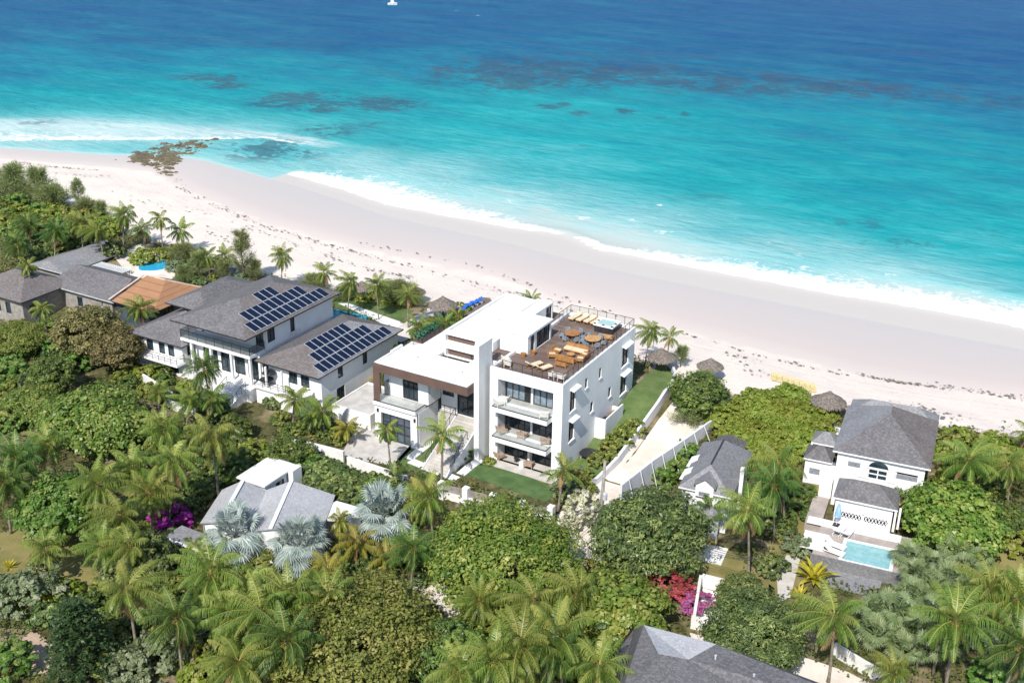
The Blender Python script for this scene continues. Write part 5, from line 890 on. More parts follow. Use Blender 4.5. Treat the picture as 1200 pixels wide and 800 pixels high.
# ------------------------------------------------------------------ where each plant stands
GP = 'coconut palms among the houses'
for a in [
 ('pa',240,676,'big coconut palm below the bougainvillea, golden fronds over a tall grey trunk',8.0,.98),
 ('pb',144,690,'broad drooping coconut palm right of the yellow green bush',7.2,1.05),
 ('pc',300,684,'coconut palm between the two silver palms and the lower left grove',7.0,.9),
 ('pe',342,704,'coconut palm just below the middle silver fan palm',7.2,.95),
 ('pd',322,748,'dark hearted coconut palm left of the big olive tree',7.4,.95),
 ('pa',276,770,'coconut palm at the bottom edge beside the yellow green shrub',6.0,.9),
 ('pc',116,568,'coconut palm behind the vivid green round tree',6.6,.86),
 ('pb',140,604,'coconut palm between vivid green tree and purple bougainvillea',6.2,.9),
 ('pd',18,534,'coconut palm at the left edge below the sea grape tree',7,.9),
 ('pa',191,540,'coconut palm over the small dry lawn left of the white shed',7.5,.85),
 ('pc',248,510,'large coconut palm left of the white shed, fronds over the garden wall',7.6,.98),
 ('pe',196,502,'coconut palm right of the broad sea grape tree',6.8,.86),
 ('pd',243,432,'dark coconut palm in front of the solar house balcony',6.6,.78),
 ('pf',248,466,'short dark palm under the solar house terrace',3.6,.9),
 ('pg',192,460,'small upright palm beside the white wall at the solar house',2.6,.9),
 ('pg',64,642,'small lone coconut palm on the dry lawn at left',3.4,1.05),
 ('pc',506,584,'coconut palm in front of the brown wooden garden gate',6.4,.82),
 ('pd',482,640,'dark palm between the right silver palm and the round tree',5.2,.85),
 ('pb',626,702,'coconut palm over the track right of the green mesh fence',6.6,.85),
 ('pe',678,696,'leaning coconut palm left of the yellow topped tree',6.4,.9),
 ('pa',602,754,'big coconut palm at the bottom beside the gravel track',7.4,.98),
 ('pc',662,748,'big coconut palm left of the near charcoal roof',7.4,1.0),
 ('pa',884,600,'big coconut palm right of the white cottage',7.6,.98),
 ('pb',922,542,'big coconut palm between the cottage and the bright hedge mound',6.8,.94),
 ('pd',910,570,'coconut palm squeezed between two bigger ones by the cottage',6.2,.86),
 ('pb',978,716,'very big coconut palm below the pool with long hanging fronds',6.6,1.0),
 ('pa',1114,728,'very big coconut palm above the lower right track',7.6,1.05),
 ('pe',1160,690,'coconut palm between thatch palms and the right edge',6.8,.9),
 ('pd',1186,752,'dark coconut palm in the lower right corner',6.4,.9),
 ('pc',1192,700,'coconut palm cut by the right edge above the lower corner',6.6,.85),
 ('pa',1134,536,'big coconut palm on the beach side right of the white pool house',6.0,1.02),
 ('pb',1186,542,'coconut palm at the right edge behind the beach scrub',5.6,.9),
 ('pg',1198,508,'small palm at the right edge against the sand',3.0,.9),
 ('pk',516,510,'slim palm on the front lawn by the villa stairs',5.6,.95),
 ('pj',462,500,'slender palm in front of the villa garage',5.0,.9),
 ('pk',654,548,'yellowish slim palm beside the villa patio',4.8,.9),
 ('pg',346,470,'bushy palm on the solar house drive',3.2,1.0),
 ('pg',381,476,'bushy palm between the solar house and the villa drive',3.4,1.0),
 ('pf',366,488,'low palm in the planting bed by the solar house drive',2.4,.8),
 ('pe',763,388,'coconut palm on the beach behind the villa lawn',4.6,.66),
 ('pk',784,394,'wind blown palm leaning by the thatched shelter',4.2,.62),
 ('pg',626,352,'palm top showing behind the white villa roof',3.4,.62),
 ('pj',32,312,'tall thin palm with few fronds in front of the left charcoal roof',6.4,.8),
 ('pj',57,360,'slim dark palm left of the brown tree',5.4,.9),
 ('pa',162,362,'coconut palm in front of the orange roof',5.6,.74),
 ('pd',59,270,'dark palm behind the grey roofed house, second from the left',5.8,.82),
 ('pa',92,260,'palm behind the long charcoal roof, middle of the row',5.6,.84),
 ('pe',145,252,'palm with orange trunk at the right end of the far left grove',5.6,.86),
 ('pj',187,256,'slender palm standing over the lagoon pool',6,.9),
 ('pg',208,268,'bushy palm on the sand right of the slender pool palm',3.6,1.0),
 ('pd',20,286,'dark palm at the far left edge of the grove',5.6,.84),
 ('pb',114,268,'palm close behind the ridge of the long charcoal roof',5.2,.8),
 ('pd',36,262,'palm near the left edge under the bright scrub',5.2,.8),
 ('pf',165,268,'short palm between two taller ones by the beach',3.6,.8),
 ('pg',245,302,'small palm with dark heart in the scrub by the hut',3.4,.8),
 ('pg',260,298,'small palm right beside the one by the hut',3.2,.8),
 ('pe',330,300,'palm between the casuarina and the solar house ridge',5.2,.62),
 ('pk',377,318,'palm at the left end of the lawn row behind the solar house',5,.72),
 ('pe',410,330,'palm with straight trunk second in the lawn row',5,.62),
 ('pa',446,334,'palm third in the lawn row behind the solar house',5,.58),
 ('pk',479,346,'golden palm fourth in the lawn row nearest the grey path',4.4,.78),
 ('pg',492,380,'palm in the bed behind the solar panels, near the grey path',3.6,.8),
 ('pf',520,378,'olive palm beside the thatched roof and villa roof',3.2,.7),
 ('pg',536,372,'palm nearest the blue beach chairs',3.0,.66),
 ('ph',416,640,'golden areca palm under the middle silver palm',2.6,.95),
 ('ph',404,612,'golden palm in front of the white flat annex',2.8,.5),
 ('ph',374,668,'yellow orange palm between coconut palm and silver palm',2.6,.95),
 ('ph',446,650,'golden areca palm left of the dark palm',2.4,.9),
 ('ph',478,596,'olive gold palm beside the hedge and the right silver palm',3.0,.6),
 ('pi',455,560,'young palm at the end of the long green hedge',2.2,.8),
 ('ph',410,504,'golden areca clump beside the villa drive',1.8,.85),
 ('pi',1080,745,'young palm under the thatch palms by the white wall',2.0,.8),
 ('pi',836,600,'young palm beside the cottage bay',2.6,.8),
 ('pi',860,560,'young palm against the cottage wall',2.6,.75),
 ('pe',220,470,'slim dark palm left of the solar house steps',4.2,.7),
 ('pb',146,642,'coconut palm beside the glossy dark tree under the purple shrub',5.6,.8),
 ('pc',560,700,'palm over the fence under the round shade tree',5.0,.7),
 ('pd',640,770,'coconut palm at the very bottom left of the charcoal roof',6.6,.85),
 ('pc',540,785,'coconut palm at the bottom edge by the track mouth',5.8,.85),
  ('pc',176,578,'coconut palm beside the small dry lawn, above the purple shrub',6,.85),
 ('pa',160,548,'coconut palm on the near side of the broad sea grape tree',6.4,.85),
 ('pd',204,724,'coconut palm behind the big golden fronded one at lower left',6.2,.9),
 ('pe',262,724,'coconut palm left of centre near the bottom, leaning fronds',6.4,.95),
 ('pa',372,706,'coconut palm on the left side of the wide olive tree',6.6,.9),
 ('pc',118,640,'coconut palm right of the small lone lawn palm',5.2,.8),
 ('pb',300,712,'tall coconut palm in the middle of the lower left grove',7.6,1.0),
 ('pd',4,560,'coconut palm half cut by the left edge',6,.9),
 ('pb',60,520,'coconut palm right of the one at the left edge, by the sea grape',6.2,.85),
 ('pa',702,772,'coconut palm touching the near charcoal roof',6.0,.85),
 ('pc',576,772,'coconut palm in the bottom grove, second from the track',6.6,.9),
 ('pe',1050,790,'coconut palm fragment at the bottom right above the white wall',4.6,.6)]:
    k, x, y, lab, h, s = a; vary = (int(x)*3+int(y)) % 3 == 0
    if vary and k in ('pa','pc','pb'): k = {'pa': 'pq', 'pb': 'pq', 'pc': 'pr'}[k]
    big = k in ('pa','pb','pc','pd','pe','pq','pr')
    plant(k, x, y, lab, h*(.94 if big else 1), s*(.84 if big else 1))
for a in [('bis',275,628,'left silver blue fan palm in front of the zigzag roof',2.4,1.25),('bis',352,638,'middle silver blue fan palm, below the right gable of the zigzag roof',2.3,1.2),('bis',450,602,'right silver blue fan palm beside the white flat annex',2.5,1.3)]: plant(*a[:4], a[4], a[5])
rr = random.Random(77); k = 0
for (x, y) in [(1024,712),(1042,712),(1066,694),(1075,672),(1095,662),(1110,676),(1092,690),(1070,700),(1050,716),(1030,722),(1062,735),(1082,716),(1045,745),(1058,760),(1105,700),(1130,668),(1138,690),(1120,648),(1090,640),(1064,652),(1146,655),(1026,742),(1078,760),(1150,712),(1100,755)]:
    plant('tha' if rr.random() < .5 else 'thb', x, y, 'silver green thatch palm in the dense grove below the pool house', s=1.0+.3*rr.random(), group='thatch palms in the grove below the pool house')
for a in [
 ('round',583,646,'biggest round bright green shade tree in the middle foreground',None,1.0),
 ('darkt',764,626,'big dark green tree between the utility pole and the cottage',None,.98),
 ('olv',418,746,'wide olive coloured tree at the bottom left of the gravel track',None,1.12),
 ('grb',716,720,'yellow topped green tree left of the red bougainvillea',None,1.0),
 ('darkt',886,742,'dark green tree above the charcoal roof ridge at lower right',None,.76),
 ('drk2',870,694,'dark small leaved tree above the white court',None,.62),
 ('grp',112,488,'very broad low sea grape tree at left centre',None,1.04),
 ('grp',40,470,'sea grape tree at the left edge',None,.62),
 ('viv',70,592,'vivid green round tree at the left edge above the dry lawn',None,.98),
 ('brn',104,390,'brown tinged tree below the charcoal roofs',None,1.05),
 ('olv',18,398,'olive tree at the left edge below the grey houses',None,.62),
 ('brn',136,410,'brown olive tree left of the solar house',None,.8),
 ('med',60,440,'green tree among bare twigs at left',None,.85),
 ('drk2',160,654,'glossy dark tree under the purple bougainvillea',None,.95),
 ('med',190,590,'small tree between the purple shrub and the dry lawn palm',None,.55),
 ('grb',1120,608,'round sea grape tree right of the pool house porch',None,1.0),
 ('med',1060,590,'green tree touching the pool house corner',None,.62),
 ('med',338,534,'leafy tree above the white shed',None,.75),
 ('bshb',298,528,'bright shrub behind the white shed',None,1.2),
 ('med',520,764,'mid green tree at the bottom by the track mouth',None,.9),
 ('grb',556,742,'bright green tree above the bottom track',None,.5),
 ('con',90,742,'dark tiered conifer in the lower left corner',None,1.0),
 ('bshv',8,772,'vivid shrub in the bottom left corner',None,1.25),
 ('bshg',34,690,'grey green shrub at the left edge under the yellow plant',None,1.4),
 ('bshd',56,720,'dark shrub left of the conifer',None,1.0),
 ('bshb',76,690,'yellow green bush on the dry lawn edge',None,.9),
 ('bshg',190,762,'grey green shrub right of the conifer',None,1.3),('bshg',218,742,'grey green shrub behind the bottom left palms',None,1.1),
 ('bshb',236,784,'yellow green shrub on the bottom edge',None,1.1),
 ('bshg',150,776,'grey shrub on the bottom edge beside the conifer shadow',None,1.0),
 ('bshg',937,638,'small grey green tree on the dry lawn left of the pool',None,.75),
 ('bshd',905,660,'dark shrub under the big cottage palm',None,.9),
 ('wfl',684,592,'white flowering shrub beside the utility pole',None,1.05),
 ('wfl',668,612,'low white flowering shrub at the track bend',None,.6),
 ('bshb',735,655,'bright shrub under the big dark tree',None,1.1),
 ('bsho',700,668,'olive shrub at the track edge below the pole',None,.8),
 ('boup',200,606,'bright purple bougainvillea beside the zigzag roofed house',2.0,1.45),
 ('bour',784,682,'crimson bougainvillea left of the white court',1.9,1.35),
 ('boui',818,706,'pink purple bougainvillea spilling over the court wall',1.3,1.05),
 ('cro',955,664,'yellow croton plant at the pool terrace corner',None,1.5),('cro',938,692,'yellow croton plant beside the garden path',None,.8),
 ('aga',10,660,'yellow agave on the left edge',None,.9),
 ('yel',58,700,'small yellow green plant left of the drooping palm',None,.6),
 ('casa',284,298,'tall wispy casuarina tree behind the solar house',7.4,.92),
 ('casb',232,312,'grey green casuarina beside the lagoon pool',None,.72),('casb',214,322,'low casuarina close to the lagoon pool edge',None,.5),
 ('casb',300,318,'bushy casuarina under the tall wispy one',None,.55),('casb',262,318,'casuarina over the beach hut roof',None,.5),
 ('casb',18,216,'casuarina at the far left edge of the beach',None,1.15),('casb',46,218,'wind shaped casuarina second from the far left',None,1.1),('casc',60,232,'spreading casuarina shrub on the far left sand',None,1.0),
 ('casa',92,228,'thin casuarina alone against the sand at left',5.6,.7),('casc',102,246,'spreading casuarina shrub under the thin one',None,.8),('casb',120,250,'small casuarina at the end of the beach scrub',3.4,.6),
 ('med',818,462,'large dark dune shrub between track and beach',4.2,1.0),('casc',806,486,'dune shrub beside the boundary wall',None,.6),('casc',824,446,'dune shrub near the thatched shelter',None,.5),('casb',798,418,'small feathery bush behind the thatched shelter',2.4,.5),('casc',850,464,'small sprawling beach shrub on open sand',None,.28),
 ('bshv',792,545,'vivid hedge shrub behind the boundary wall near the cottage',None,1.0),('bshv',776,556,'vivid hedge shrub at the lower end of the boundary wall',None,.95),('bshv',806,530,'vivid hedge shrub at the upper end by the cottage roof',None,.95),
 ('bsho',742,500,'olive clump at the top of the retaining wall hedge',None,.85),('bsho',728,512,'olive clump second in the retaining wall hedge',None,.9),('bsho',714,524,'olive clump third in the retaining wall hedge',None,.85),('bsho',702,536,'olive clump lowest in the retaining wall hedge',None,.8),
 ('bsho',672,560,'olive shrub beside the patio palm',None,.95),('bsho',684,572,'olive shrub between the patio palm and the pole',None,.9),('bshg',664,576,'grey shrub under the patio palm',None,.6),
 ('bshv',540,528,'green shrub right of the villa stairs',None,.75),('bshv',552,520,'green shrub against the villa fin wall',None,.65),('bshb',574,540,'low shrub at the patio corner',None,.4),
 ('bsho',330,488,'olive shrub in the solar house drive bed',None,.7),('bshd',318,470,'dark shrub under the solar house porch',None,.7),('bsho',396,512,'olive shrub at the end of the garden wall',None,.7),('bsho',350,500,'olive shrub by the solar house drive wall',None,.7),('bshd',385,498,'dark shrub between two drive palms',None,.6),
 ('bshb',166,300,'bright sea grape shrub beside the lagoon pool deck',None,1.2),('bshb',190,298,'bright sea grape shrub under the slender pool palm',None,1.1),('bshb',205,292,'bright shrub on the sand by the bushy palm',None,.8),
 ('yel',248,346,'yellow green shrub at the orange roof corner',None,1.2),
 ('bshd',130,292,'dark shrub under the orange trunk palm',None,1.1),
 ('ban',300,420,'big leaved plant by the solar house steps',None,.5),('ban',1078,556,'big leaved plant at the pool house corner',None,.8),
 ('bshb',1192,632,'bright shrub at the right edge above the dry lawn',None,1.2),('bshv',1160,790,'vivid shrub on the bottom right lawn',None,1.0),
 ('med',1180,610,'leafy tree at the right edge',None,.6),
 ('bsho',505,392,'olive shrub on the strip behind the solar panels',None,.7),('bsho',462,408,'olive shrub on the gap between solar house and villa',None,.6),
 ('bshd',600,790,'dark shrub under the bottom palms',None,1.0),('bshg',700,745,'grey green shrub beside the charcoal roof eave',None,.8),
 ]: plant(*a[:4], h=a[4], s=a[5])
# groups of shrubs that read as one hedge or scrub but are bushes one can count
def row(key, pts, n, label, group, s=(.8,1.2), jit=3, seed=1):
    rr = random.Random(seed); P = np.array(pts, float); d = np.r_[0, np.cumsum(np.linalg.norm(np.diff(P, axis=0), axis=1))]
    for i in range(n):
        f = d[-1]*(i+.5)/n; x = np.interp(f, d, P[:,0])+rr.gauss(0, jit); y = np.interp(f, d, P[:,1])+rr.gauss(0, jit*.6); plant(key if isinstance(key, str) else rr.choice(key), x, y, label, s=s[0]+(s[1]-s[0])*rr.random(), group=group)
row(('bshd','bshd','bshv'), [(348,542),(400,562),(440,580),(478,594)], 17, 'clipped green bush in the long hedge behind the white shed', 'hedge bushes behind the white shed', (1.0,1.4), 6, 2)
row(('bshd','bshb'), [(380,566),(425,584),(460,602)], 10, 'leafy bush on the house side of the long hedge', 'second row of the long hedge', (.9,1.2), 6, 3)
def mound(keys, poly, n, label, group, s, seed):
    rr = random.Random(seed); P = [tuple(gnd(*q)[:2]) for q in poly]; xs_ = [q[0] for q in P]; ys_ = [q[1] for q in P]; k = 0; t = 0
    while k < n and t < 4000:
        t += 1; x = rr.uniform(min(xs_), max(xs_)); y = rr.uniform(min(ys_), max(ys_))
        if not inside(P, np.array([x]), np.array([y]))[0]: continue
        key = rr.choice(keys); src, used, h0 = SRC[key]; sc = s[0]+(s[1]-s[0])*rr.random(); o = copy_tree(src, (x, y, float(hgt(x, y))-.1), rr.random()*6.28, sc, label, group); k += 1
mound(['hed'], [(842,492),(880,476),(930,468),(972,486),(968,516),(930,540),(885,540),(850,516)], 46, 'bright sea grape bush in the big rounded mound beside the pool house', 'bright sea grape mound by the beach', (1.0,1.35), 4)
mound(['bshb','bshb','bsho','bshv'], [(-10,240),(50,250),(110,262),(130,275),(100,290),(50,285),(-10,280)], 36, 'bright green sea grape bush in the far left dune scrub', 'dune scrub bushes at far left', (1.2,1.7), 5)
mound(['bsho','casc','bshb'], [(320,330),(380,340),(480,352),(486,362),(380,352),(320,340)], 18, 'scrub bush on the dune edge behind the solar house', 'dune edge bushes behind the solar house', (.4,.7), 6)
mound(['bshb','bsho'], [(1098,508),(1150,520),(1230,545),(1230,580),(1160,560),(1100,540)], 18, 'sea grape bush on the right hand dune', 'dune bushes at the right edge', (.9,1.3), 7)
mound(['bsho','bshg','casc','bsh'], [(200,306),(250,312),(320,322),(315,345),(260,350),(215,340)], 15, 'green bush in the scrub between lagoon pool and solar house', 'scrub bushes behind the solar house', (.4,.75), 8)
mound(['bsho','blank'][:1]+['bshd'], [(462,402),(500,378),(540,360),(548,368),(520,386),(486,404)], 12, 'bush in the narrow bed between solar house and villa', 'bed bushes beside the villa roof', (.5,.8), 9)
for i, (keys, poly, n, lab, sz) in enumerate([
 (['bshd','bsho','bsh'], [(110,620),(330,660),(340,800),(100,800)], 46, 'understory shrub in the shade of the lower left palm grove', (.8,1.4)),
 (['bsh','bsho','bshd'], [(130,510),(280,490),(290,560),(215,600),(130,560)], 30, 'understory shrub under the palms left of the white shed', (.8,1.3)),
 (['bsho','bshd','bshv'], [(-10,400),(60,380),(120,420),(60,470),(-10,520)], 26, 'tangled shrub among the trees at the left edge', (.9,1.5)),
 (['bsh','bsho','bshb'], [(130,420),(215,440),(280,470),(240,490),(140,450)], 18, 'garden shrub below the white balcony of the solar house', (.6,1.0)),
 (['bsho','bsh','bshd'], [(545,700),(720,680),(720,800),(540,800)], 34, 'understory shrub under the bottom middle palms', (.8,1.3)),
 (['bshd','bsh'], [(850,600),(930,560),(950,590),(900,640)], 12, 'shrub in the shade of the cottage palms', (.6,.9)),
 (['bshg','bshd','bsh'], [(1052,688),(1100,650),(1150,640),(1200,700),(1200,770),(1100,770),(1020,745)], 30, 'low shrub filling the thatch palm grove', (.6,1.0)),
 (['bsh','bshd','bsho'], [(-10,270),(60,270),(130,280),(60,320),(-10,325)], 26, 'shrub in the dark grove behind the grey roofed house', (.9,1.4)),
 (['bshd','bsh'], [(380,620),(500,580),(510,690),(390,680)], 18, 'shrub under the golden palms and silver palms', (.6,.9)),
 (['bsho','bsh'], [(308,486),(345,500),(410,505),(404,522),(330,508)], 12, 'bed shrub along the solar house drive', (.4,.6)),
 (['bsho','bshg'], [(655,556),(690,556),(694,584),(660,588)], 8, 'shrub in the bed at the villa corner', (.5,.8)),
 (['bsh','bshb'], [(1090,560),(1150,556),(1180,590),(1100,590)], 14, 'shrub between the sea grape tree and the beach palms', (.7,1.0)),
 ]): mound(keys, poly, n, lab, lab.replace('shrub', 'shrubs', 1), sz, 20+i)
# planter on the wing roof
broad('plt', 'planter_foliage', L_['blueg'], 91, 1.0, 1.0, .6, .45, 40, 34, .12, trunk=0, cat='shrub')
for i in range(4):
    y = 4.9+i*.95; q = (-20.1, y, 7.75); lab = 'blue green bush in the dark planter on the flat villa roof'
    if i == 0: o = SRC['plt'][0]; o.location = q; o['label'] = lab; o['group'] = 'roof planter bushes'; o.scale = (.7,.7,.9); SRC['plt'][1] = True
    else: copy_tree(SRC['plt'][0], q, i*1.3, (.7,.7,.9), lab, 'roof planter bushes')
# unused sources go away
for k_, (src, used, h0) in list(SRC.items()):
    if not used:
        for ch in list(src.children): bpy.data.objects.remove(ch)
        bpy.data.objects.remove(src)
# ------------------------------------------------------------------ ground cover that nobody could count
rg = np.random.default_rng(12)
KEEP = [P for P in ROADS]
BLD = [(-22,.5,-6,17.5),(-49,-28,-7,14),(-57.5,-48,-4,12),(-88.5,-67.5,-2.5,20),(-72,-59.5,4,14),(-25,-20.8,-20.5,-15),(22.5,35,-2.5,22),(12,19,-7,11),(18,45,-37,-22),(-28,-22,-2,5.5)]
N = 42000; x = rg.uniform(-130, 62, N); y = rg.uniform(-52, 44, N); k = y < veg_y(x)-1.0+rg.normal(0, .8, N)
zz = hgt(x, y); rel = np.stack([x, y, zz], 1)-EYE; dz = rel@FWD; u = 600+FOC*(rel@RIGHT)/dz; v = 400-FOC*(rel@UP)/dz; k &= (u > -40) & (u < 1240) & (v > 150) & (v < 840)
for P in KEEP: k &= ~inside(P, x, y)
for a in BLD: k &= ~((x > a[0]) & (x < a[1]) & (y > a[2]) & (y < a[3]))
k &= ~((x > 3.6) & (x < 11) & (y > -4) & (y < 22) & (x < 4.3+ (y+3)*.02+3.4))
for q in [gnd(284,600), gnd(330,590)]: k &= (x-q[0])**2+(y-q[1])**2 > 30
patch = np.sin(x*.21+1.3)*np.sin(y*.27)+.6*np.sin(x*.5+y*.4)
k &= rg.random(N) < .6+.35*patch
x, y, zz = x[k], y[k], zz[k]; n = len(x); hgt_ = .15+.75*rg.random(n)**2; per = 16
c = np.stack([x, y, zz+hgt_*.6], 1)[:, None]+rg.standard_normal((n,per,3))*np.array([.32,.32,.22])*(.6+hgt_[:, None, None]); nr = unit(rg.standard_normal((n,per,3))*.6+np.array([0,0,.8]))
ti = np.clip(.45+.28*np.sin(x*.4)*np.cos(y*.33)[...]+.15*rg.standard_normal(n), 0, 1)[:, None]+.1*rg.standard_normal((n,per))
Vq = leaves(c.reshape(-1,3), nr.reshape(-1,3), np.full(n*per, .15), .6, rg); um = leafmat('undergrowth_leaf', '3c4a20', '55622c', '75743c', .25, .6, 0)
o = bpy.data.objects.new('undergrowth', qmesh('undergrowth', Vq, np.clip(ti, 0, 1).ravel(), um)); C.objects.link(o); tag(o, 'low tangled undergrowth between the trees', kind='stuff')
# ================================================================== FURNITURE AND SMALL THINGS
def first_or_copy(cache, key, make, loc, rz, label, group=None, scale=1.0):
    """builds a kind once at its own place, then copies it part by part"""
    if key not in cache:
        o = make(label); o.location = [float(v) for v in loc]; o.rotation_euler = (0,0,rz); o.scale = (scale,)*3; cache[key] = o
        if group: o['group'] = group
        return o
    o = copy_tree(cache[key], loc, rz, scale, label)
    if group: o['group'] = group
    elif 'group' in o: del o['group']
    return o
FC = {}
def mk_lounger(frame, cushion, name='sun_lounger', cat='sun lounger', back=.45):
    def f(label):
        o = thing(name, label, cat); mb = MB()
        for x in (-.3,.3): mb.bar((x,-.95,.26),(x,.95,.26),.06,.05)
        mb.box(-.33,.33,-.97,-.9,.23,.29).box(-.33,.33,.28,.34,.23,.29).build('frame', frame, o, local=True)
        for x, y in ((-.29,-.85),(.29,-.85),(-.29,.8),(.29,.8)): MB().bar((x,y,0),(x,y,.25),.05).build('leg', frame, o, local=True)
        MB().hexa([(-.31,-.95,.29),(.31,-.95,.29),(.31,.33,.29),(-.31,.33,.29),(-.31,-.95,.38),(.31,-.95,.38),(.31,.31,.38),(-.31,.31,.38)]).build('seat_cushion', cushion, o, local=True)
        MB().hexa([(-.31,.34,.29),(.31,.34,.29),(.31,.95,.29+back),(-.31,.95,.29+back),(-.31,.31,.385),(.31,.31,.385),(.31,.91,.38+back),(-.31,.91,.38+back)]).build('backrest', cushion, o, local=True); return o
    return f
def mk_chair(seat, frame, name='armchair', cat='armchair', w=.42, arms=True, backh=.8):
    def f(label):
        o = thing(name, label, cat)
        for x, y in ((-w,-w),(w,-w),(-w,w),(w,w)): MB().bar((x*.9,y*.9,0),(x*.9,y*.9,.3),.06).build('leg', frame, o, local=True)
        MB().box(-w,w,-w,w,.28,.34).build('frame', frame, o, local=True); MB().box(-w*.82,w*.82,-w,w*.75,.345,.48).build('seat_cushion', seat, o, local=True)
        MB().hexa([(-w,w*.72,.34),(w,w*.72,.34),(w,w,.34),(-w,w,.34),(-w,w*.95,backh),(w,w*.95,backh),(w,w*1.2,backh),(-w,w*1.2,backh)]).build('backrest', frame, o, local=True)
        if arms:
            for sx in (-1, 1): MB().box(min(sx*w,sx*w*.84),max(sx*w,sx*w*.84),-w,w*.7,.345,.6).build('armrest', frame, o, local=True)
        return o
    return f
def mk_table(mat, r=.75, h=.72, leg=None):
    def f(label):
        o = thing('round_table', label, 'table'); MB().lathe([(r,h-.05),(r,h),(.02,h+.002)], (0,0,0), 24).build('table_top', mat, o, local=True)
        for k in range(4): a = k*pi/2+.4; MB().bar((cos(a)*r*.6,sin(a)*r*.6,0),(cos(a)*r*.5,sin(a)*r*.5,h-.05),.07).build('leg', leg or mat, o, local=True)
        return o
    return f
def mk_sofa(w, frame, cushion, name='sofa', back=True, d=.42):
    def f(label):
        o = thing(name, label, 'sofa' if back else 'bench'); h = w/2
        MB().box(-h,h,-d,d,.2,.32).build('frame', frame, o, local=True)
        for x in (-h+.05,h-.05):
            for y in (-d+.05,d-.05): MB().bar((x,y,0),(x,y,.2),.08).build('leg', frame, o, local=True)
        n = max(1, round(w/.8))
        for i in range(n): MB().box(-h+.04+i*(w-.08)/n,-h+.02+(i+1)*(w-.08)/n,-d+.02,d*.7,.325,.47).build('seat_cushion', cushion, o, local=True)
        if back: MB().box(-h,h,d*.74,d,.325,.85).build('backrest', frame, o, local=True)
        return o
    return f
Z9 = 9.0
lg = mk_lounger(M['teak'], M['cream'])
first_or_copy(FC, 'lg', lg, (-4.75,2.8,Z9), R(158), 'cream sun lounger on the roof deck, the one nearer the white fin wall')
first_or_copy(FC, 'lg', lg, (-3.55,2.6,Z9), R(158), 'cream sun lounger on the roof deck, the one nearer the white wire chairs')
for i, (x, y) in enumerate([(-6.85,16.35),(-5.95,16.4),(-5.05,16.45),(-4.2,16.4)]): first_or_copy(FC, 'lgt', mk_lounger(M['teak'], M['cream'], back=.2), (x,y-.2,Z9+.1), R(-8), 'teak lounger with cream cushion in the row at the sea end of the roof deck', 'teak loungers at the sea end of the roof deck', 1.02)
first_or_copy(FC, 'sofaL', mk_sofa(2.6, M['teak'], M['cream']), (-2.75,8.2,Z9), R(0), 'long teak sofa with cream cushions in the middle of the roof deck', None, 1.0)
first_or_copy(FC, 'sofaM', mk_sofa(2.1, M['teak'], M['teak']), (-2.55,5.6,Z9), R(180), 'bright orange teak sofa facing the long cream sofa', None)
first_or_copy(FC, 'bench', mk_sofa(1.3, M['teak'], M['teak'], 'bench', False, .25), (-2.45,4.3,Z9), 0, 'small orange teak bench between the loungers and the orange sofa')
first_or_copy(FC, 'arm', mk_chair(M['cream'], M['teak'], w=.4), (-1.25,6.3,Z9), R(-80), 'teak armchair beside the long side railing, nearer the front'); first_or_copy(FC, 'arm', None, (-1.25,7.4,Z9), R(-95), 'teak armchair beside the long side railing, nearer the dining tables')
first_or_copy(FC, 'arm', None, (-4.35,6.9,Z9), R(90), 'teak armchair at the inner end of the sofa group'); first_or_copy(FC, 'arm', None, (-4.3,5.7,Z9), R(120), 'teak armchair at the inner front corner of the sofa group')
first_or_copy(FC, 'ctab', mk_table(M['teakpale'], .42, .4), (-2.7,6.9,Z9), 0, 'low round teak table inside the sofa group')
first_or_copy(FC, 'bench2', mk_sofa(1.7, M['teak'], M['teakpale'], 'bench', False, .4), (-1.6,13.0,Z9), R(10), 'teak bench between the round tables and the hot tub')
for i, (x, y, n, lab, mt) in enumerate([(-4.7,11.2,6,'reddish round teak table on the roof deck nearer the penthouse','teak'),(-2.2,11.0,6,'golden round teak table on the roof deck nearer the side railing','teakpale')]):
    first_or_copy(FC, 'rt'+mt, mk_table(M[mt], .85, .74), (x,y,Z9), 0, lab)
    for k in range(n):
        a = k*2*pi/n+.3; first_or_copy(FC, 'dch', mk_chair(M['greyfab'], M['greyfab'], 'dining_chair', 'chair', .26, False, .82), (x+1.15*cos(a), y+1.15*sin(a), Z9), a-pi/2, 'grey dining chair around the '+('reddish' if i == 0 else 'golden')+' round table', 'grey chairs around the '+('reddish' if i == 0 else 'golden')+' roof table')
o = thing('hot_tub', 'square white hot tub with pale turquoise water at the sea end of the roof deck', 'hot tub', (-2.6,15.3,Z9))
MB().box(-3.65,-1.5,14.3,16.35,Z9,Z9+.75).build('cabinet', M['bronze'], o); rm = MB()
for a in ((-3.75,-1.4,14.2,14.5),(-3.75,-1.4,16.15,16.45),(-3.75,-3.45,14.503,16.147),(-1.7,-1.4,14.503,16.147)): rm.box(*a,Z9+.753,Z9+.9)
rm.build('rim', M['white'], o); MB().box(-3.45,-1.7,14.5,16.15,Z9+.753,Z9+.84).build('tub_water', pm('pale_turquoise_tub_water', '98b8b4', 'a8c4c0', 2, .1), o)
for x, y in ((-3.6,14.35),(-2.6,14.35),(-1.55,14.35),(-1.55,15.3),(-3.6,15.3)): MB().box(x-.12,x+.12,y-.1,y+.1,Z9+.902,Z9+.97).build('headrest', M['bronze'], o)
wc = mk_chair(M['offwhite'], M['offwhite'], 'wire_chair', 'chair', .36, True, .78)
